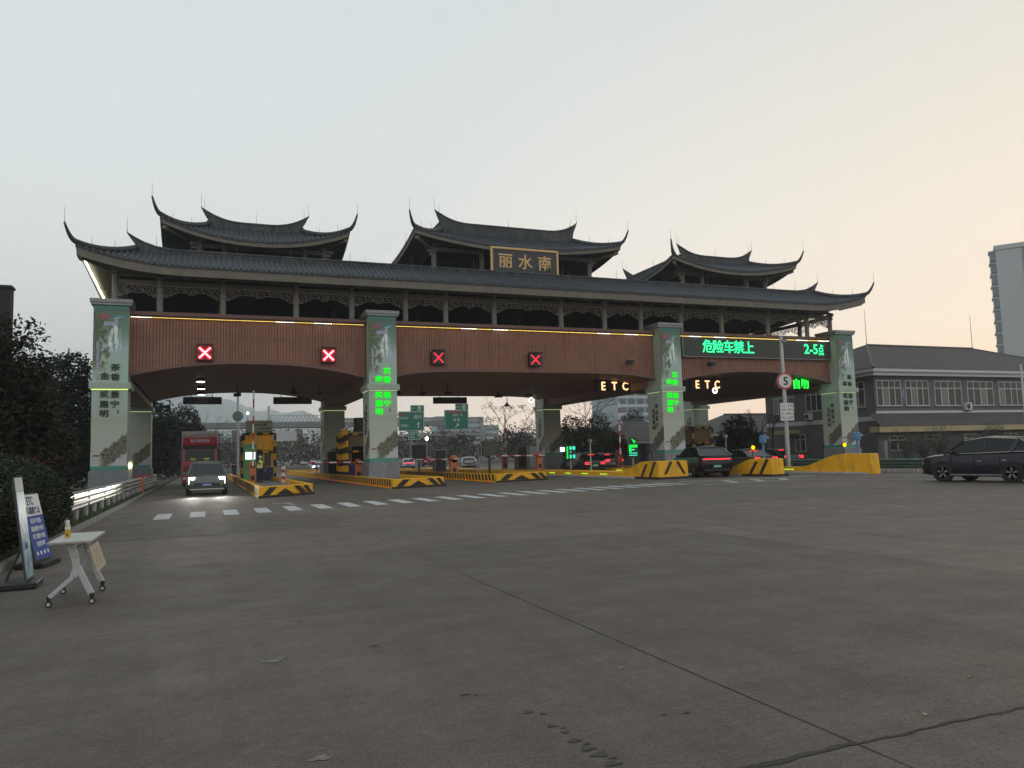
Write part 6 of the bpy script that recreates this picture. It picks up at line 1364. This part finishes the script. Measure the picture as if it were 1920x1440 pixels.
m.build('awning_tiles', TILEG, t); MB().box(-1.05, 33, -1.3, -.05, 2.72, 3.28).build('awning_fascia', CREAM, t); MB().box(0, 33, -.08, 0, 4.62, 4.85).build('string_course', WBAND, t)
MB().box(-.08, 0, 0, 16, 3.9, 4.35).build('string_course', WBAND, t); MB().box(-1.3, -.02, 10.5, 13.5, 3.0, 3.4).build('porch_roof', CREAM, t)
def aircon(par, x, y, z, rz=0):
    a = empty('air_conditioner', par, (x, y, z)); a.rotation_euler = (0, 0, rz); MB().box(-.45, .45, -.4, 0, 0, .75).build('case', WFRAME, a, bevel=.02); MB().lathe([(.28, -.42), (.28, -.40)], (-.1, 0, .37), 20, axis='Y').build('fan', BLACK, a); MB().box(-.45, .45, -.42, 0, -.08, -.03).build('bracket', DARK, a)
aircon(t, 12.6, -.02, 4.9); aircon(t, -.02, 8.9, 4.45, -pi/2); aircon(t, -.02, 3.6, 4.6, -pi/2)
MB().box(3.75, 3.98, -.03, 0, 6.2, 7.1).build('wall_plaque', mat('plaque_blue', (0.2, 0.28, 0.5), .5), t)
# low houses beyond
def house(label, x0, x1, y0, y1, ze, zr, wm=WALLG):
    O = (x0, y0, 0); t = thing('low_house', O, label, 'house', 'low houses behind the gate'); MB(O).box(x0, x1, y0, y1, 0, ze-.25).build('wall', wm, t); m = MB(O); hip(m, x0-.7, x1+.7, y0-.7, y1+.7, ze, zr, 12); m.build('roof', TILEG, t); MB(O).box(x0-.65, x1+.65, y0-.65, y1+.65, ze-.35, ze-.02).build('fascia', WBAND, t)
    h = (y1-y0)/2+.7; MB(O).tube([(x0-.7+h, (y0+y1)/2, zr+.04), (x1+.7-h, (y0+y1)/2, zr+.04)], .12, 8).tube([(x0-.7, y0-.7, ze+.05), (x0-.7+h, (y0+y1)/2, zr)], .1, 8).build('roof_ridges', TILEG, t)
    MB(O).box(x0+1.2, x0+2.2, y0-.03, y0, .9, 2.1).build('window', CURT, t); MB(O).box(x0+3.4, x0+4.3, y0-.03, y0, .05, 2.1).build('door', DARK, t); MB(O).box(x1-1.0, x1-.9, y0-.12, y0, 0, ze-.3).build('downpipe', WFRAME, t)
house('low grey house with hipped tile roof behind the third pillar', 47.5, 58.0, 84.0, 92.0, 2.9, 5.6)
house('low outhouse with ribbed tile roof left of the office', 59.8, 76.0, 80.0, 89.0, 3.5, 6.1)
# towers and far blocks
PANELW = mat('tower_wall', (0.40, 0.42, 0.44), 0.7, var=.05); TGL = mat('tower_glass', (0.11, 0.14, 0.17), 0.15)
t = thing('apartment_tower', (198.5, 140, 0), 'tall pale apartment tower cut by the right edge', 'building', None, -radians(52)); MB().box(0, 40, 0, 22, 0, 53).build('wall', PANELW, t); MB().box(-.3, 40.3, -.3, 22.3, 53, 54.2).build('parapet', PANELW, t); MB().box(6.0, 8.2, -.15, 0.02, 0, 53).build('recess_strip', mat('tower_dark', (0.16, 0.18, 0.21), .5), t)
for k in range(16): MB().box(-1.4, 0, .5, 4.5, 2.2+k*3.2, 4.6+k*3.2).build('bay_window', TGL, t); MB().box(-1.6, 0, .3, 4.7, 4.6+k*3.2, 4.95+k*3.2).build('sill', PANELW, t)
for k in range(16):
    for j in range(4): MB().box(11+j*6.5, 14+j*6.5, -.06, 0.02, 2.4+k*3.2, 4.2+k*3.2).build('window', TGL, t)
t = thing('glass_office_block', (137, 240, 0), 'pale glass office block seen through the middle bay', 'building'); PG = mat('pale_glass', (0.30, 0.36, 0.40), .2); MB().box(0, 34, 0, 20, 0, 23.5).build('wall', PG, t)
for k in range(7): MB().box(-.1, 34.1, -.2, 0, 2+k*3.1, 2.9+k*3.1).build('floor_band', mat('pale_band', (0.5, 0.53, 0.55), .5), t)
for k in range(7):
    for j in range(9): MB().box(.5+j*3.7, 3.2+j*3.7, -.06, 0, 3.0+k*3.1, 4.8+k*3.1).build('window', TGL, t)
for x, y, w, h, lab in ((122, 420, 16, 24.5, 'small pale block behind the left green road sign'), (140, 430, 12, 24, 'far pale block right of the road signs'), (158, 440, 9, 20, 'low far block beside the bare trees')):
    t = thing('far_block', (x, y, 0), lab, 'building', 'far pale blocks'); MB().box(0, w, 0, 12, 0, h).build('wall', PG, t)
    for k in range(4): MB().box(.3, w-.3, -.15, 0, h-3.5-k*3.4, h-1.8-k*3.4).build('window_band', TGL, t)
# viaduct
t = thing('viaduct', (30, 330, 0), 'long grey elevated road crossing the background', 'bridge'); CV = mat('viaduct_concrete', (0.17, 0.17, 0.17), .8); MB().box(-130, 70, 0, 12, 15.6, 16.9).build('deck', CV, t); MB().box(-130, 70, -.3, 0, 16.9, 17.8).build('parapet', CV, t)
for k in range(8): MB().box(-120+k*25, -117+k*25, 3, 9, 0, 14.8).build('pier', CV, t)
# distant hills
def ridge(name, pts, depth, mt, seed):
    rnd = random.Random(seed); P = []
    for (a, b) in zip(pts[:-1], pts[1:]):
        for k in range(8): t_ = k/8; P.append((lerp(a[0], b[0], t_), lerp(a[1], b[1], t_), lerp(a[2], b[2], t_)+rnd.gauss(0, 1.5)*(1 if k else 0)))
    P.append(pts[-1]); vs = []; n = 6
    for p in P:
        for j in range(n): s = j/(n-1); vs.append((p[0]+rnd.gauss(0, 12)*(0 < j < n-1), p[1]-depth*(1-s)+0, p[2]*(s**.8)+rnd.gauss(0, 8)*(0 < j < n-1)-(3 if j == 0 else 0)))
        vs.append((p[0], p[1]+depth*.8, -3))
    w = n+1; m = MB().add(vs, [(i*w+j, (i+1)*w+j, (i+1)*w+j+1, i*w+j+1) for i in range(len(P)-1) for j in range(w-1)]); o = m.build(name, mt, smooth=False); o['kind'] = 'structure'
HILL = mat('hill_forest', (0.05, 0.06, 0.045), .9, var=.3, scale=.02)
ridge('hill', [(-1000, 3400, 330), (-701, 3260, 360), (-537, 3200, 345), (-428, 3160, 352), (-247, 3096, 318), (-29, 3016, 262), (98, 2968, 225), (207, 2930, 172), (330, 2890, 130), (500, 2800, 60), (700, 2760, 20)], 900, HILL, 3)
ridge('far_hill', [(-60, 3500, 150), (150, 3420, 205), (261, 3380, 222), (300, 3370, 206), (384, 3340, 214), (452, 3315, 178), (600, 3200, 120), (932, 3100, 62), (1475, 2900, 30)], 500, HILL, 4)
# ================================================================== gantry, lamps, poles
SG = mat('sign_green', (0.012, 0.16, 0.105), .45); SB = mat('sign_border_white', (0.55, 0.57, 0.56), .5)
t = thing('road_gantry', (35.5, 120, 0), 'steel gantry carrying green direction signs seen through the middle bay', 'gantry')
for x in (-16, 7.1): MB().box(x-.22, x+.22, -.22, .22, 0, 8.0).build('post', STEEL, t)
MB().box(-16, 7.3, -.2, .2, 7.55, 8.0).box(-16, 7.1, -.15, .15, 5.0, 5.35).build('beam', STEEL, t)
def road_sign(x0, x1, z0, z1, label, items, tabtext=None):
    w, h = x1-x0, z1-z0; s = thing('road_sign', ((x0+x1)/2, 119.5, z0), label, 'road sign', 'green road signs'); MB().box(-w/2, w/2, 0, .1, 0, h).build('panel', SG, s)
    e = .07; MB().box(-w/2+.05, w/2-.05, -.01, 0, .05, .05+e).box(-w/2+.05, w/2-.05, -.01, 0, h-.05-e, h-.05).box(-w/2+.05, -w/2+.05+e, -.01, 0, .12, h-.12).box(w/2-.05-e, w/2-.05, -.01, 0, .12, h-.12).build('border', SB, s)
    for it in items:
        if it[0] == 't': text(it[1], (it[2]*w, -.02, it[3]*h), it[4], SB, s, ext=.005, off=.008)
        elif it[0] == 'a':
            d = Vector((sin(it[3]), 0, cos(it[3]))); c = Vector((it[1]*w, -.02, it[2]*h)); L_ = it[4]; n_ = Vector((d.z, 0, -d.x)); MB().bar(c-d*L_, c+d*L_*.4, .02, .16, up=n_).add([c+d*L_, c+d*L_*.2+n_*.32, c+d*L_*.2-n_*.32], [(0, 1, 2)]).build('arrow', SB, s)
        else: MB().box(it[1]*w, it[2]*w, -.015, -.01, it[3]*h, it[4]*h).build('red_patch', RED, s)
    if tabtext:
        MB().box(w/2-2.2, w/2, 0, .1, h+.02, h+.98).build('exit_tab', SG, s); text('出口', (w/2-1.85, -.02, h+.5), .36, SB, s, ext=.005); MB().lathe([(.36, -.012), (.36, 0)], (0, 0, 0), 20, axis='Y').build('exit_oval', SB, s).location = (w/2-.75, 0, h+.5); o = list(s.children)[-1]; o.scale = (1.75, 1, 1); text(tabtext, (w/2-.75, -.02, h+.5), .42, SG, s, ext=.005)
    return s
road_sign(28.4, 32.6, 5.82, 8.95, 'green road sign with up arrow just right of the second pillar', [('r', -.44, -.16, .80, .88), ('t', 'G1513', -.30, .66, .52), ('t', '温州', .24, .72, .68), ('t', '300m', -.26, .28, .58), ('a', .27, .30, 0, .5)], '596A')
road_sign(36.0, 40.1, 5.9, 9.15, 'green road sign with slanted arrow in the middle bay', [('r', -.2, .12, .85, .93), ('t', 'G25', -.05, .75, .55), ('t', '北', .2, .75, .42), ('t', '金华', 0, .5, .62), ('a', .02, .22, .75, .45)], '596B')
road_sign(29.9, 31.9, 4.4, 5.72, 'small green road sign hung below the up arrow sign', [('t', '沈海线', -.15, .7, .32), ('t', '金华', -.15, .32, .36), ('a', .35, .65, .75, .25)])
t = thing('street_lamp', (31.7, 115, 0), 'far street lamp glaring white below the green signs', 'street lamp'); MB().cyl((0, 0, 0), (0, 0, 4.5), .07).build('pole', GREY, t); MB().sph((0, -.1, 4.45), .24, 12, 8).build('lamp_head', emis('far_lamp', (0.9, 1.0, .92), 20), t)
t = thing('signal_head', (33.0, 130, 0), 'pair of red lit squares above the far road', 'traffic light'); MB().box(-.9, -.1, 0, .1, 7.0, 7.7).box(.1, .9, 0, .1, 7.0, 7.7).build('red_squares', emis('far_red', (1, .12, .14), 1.6), t); MB().cyl((0, .15, 0), (0, .15, 7.3), .08).build('pole', GREY, t)
t = thing('mirror_pole', (3.85, 105, 0), 'tall grey pole with round sign back behind the yellow booth', 'pole'); MB().cyl((0, 0, 0), (0, 0, 10.6), .19, .15, 12).build('pole', STEEL, t); MB().lathe([(.66, 0), (.66, .06)], (0, -.25, 7.55), 24, axis='Y').build('disc', mat('sign_back_green', (0.09, 0.13, 0.10), .5), t)
t = thing('street_lamp', (5.0, 104, 0), 'tiny bright lamp beside the round sign back', 'street lamp'); MB().cyl((0, 0, 0), (0, 0, 7.9), .05).build('pole', GREY, t); MB().sph((0, -.1, 7.9), .14, 10, 6).build('lamp_head', emis('far_lamp', (0.9, 1.0, .92), 20), t)
t = thing('lamp_pole', (56.4, 38.6, 0), 'thin pale pole at the right picture edge', 'pole'); MB().cyl((0, 0, 0), (0, 0, 7.2), .1, .07, 10).build('shaft', mat('pale_pole', (0.5, 0.55, 0.56), .5), t); MB().cyl((0, 0, 0), (0, 0, .05), .2).build('base_plate', STEEL, t)
t = thing('white_notice', (13.6, 150, 0), 'white lattice sign beyond the yellow booth', 'sign'); MB().box(-2.0, 2.4, 0, .1, 5.4, 7.3).build('panel', mat('notice_white', (0.45, 0.46, 0.46), .6), t); MB().cyl((-2.6, .2, 0), (-2.6, .2, 12), .25).build('post', STEEL, t); MB().bar((-2.6, .2, 9.0), (7, .2, 9.0), .12, .12).bar((-2.6, .2, 10.2), (7, .2, 10.2), .12, .12).build('arm', STEEL, t)
m = MB()
for k in range(12): m.bar((-2.4+k*.75, .2, 9.0), (-2.05+k*.75, .2, 10.2), .08, .08).bar((-2.05+k*.75, .2, 10.2), (-1.65+k*.75, .2, 9.0), .08, .08)
m.build('lattice', STEEL, t)
t = thing('iron_fence', (60, 53.0, 0), 'dark iron fence in front of the office ground floor', 'fence')
pk = MB().box(-.02, .02, -.02, .02, 0, 1.75).mesh('picket', DARK); 
for k in range(110): inst('picket', pk, (-2+k*.26, 0, 0), t)
MB().box(-2, 27, -.015, .015, 1.5, 1.55).box(-2, 27, -.015, .015, .2, .25).build('rail', DARK, t)
for k in range(5): MB().box(-2.2+k*6.6, -1.8+k*6.6, -.2, .2, 0, 1.9).build('gate_pier', mat('pier_stone', (0.25, 0.25, 0.22), .8, var=.15), t)
t = thing('far_guard_rail', (38, 98, 0), 'pale steel guard rail beyond the middle island', 'guard rail'); MB().box(-9, 14, 0, .08, .55, .85).build('rail_beam', STEEL, t)
for k in range(8): MB().cyl((-8.5+k*3, .1, 0), (-8.5+k*3, .1, .8), .06).build('post', STEEL, t)
# air
hz = MB().box(-1300, 300, -60, 4150, -1.1, 390).build('haze', mat('haze_surface_unused', (1, 1, 1))); hz['kind'] = 'stuff'; hz['label'] = 'thin evening haze filling the air'; hz.data.materials.clear()
hm = bpy.data.materials.new('haze_air'); hm.use_nodes = True; q = hm.node_tree; q.nodes.clear(); ho = q.nodes.new('ShaderNodeOutputMaterial'); pv_ = q.nodes.new('ShaderNodeVolumePrincipled'); pv_.inputs['Color'].default_value = (0.84, 0.94, 1.0, 1); pv_.inputs['Anisotropy'].default_value = 0.55; pv_.inputs['Density'].default_value = 0.00045; q.links.new(pv_.outputs[0], ho.inputs['Volume']); hz.data.materials.append(hm)
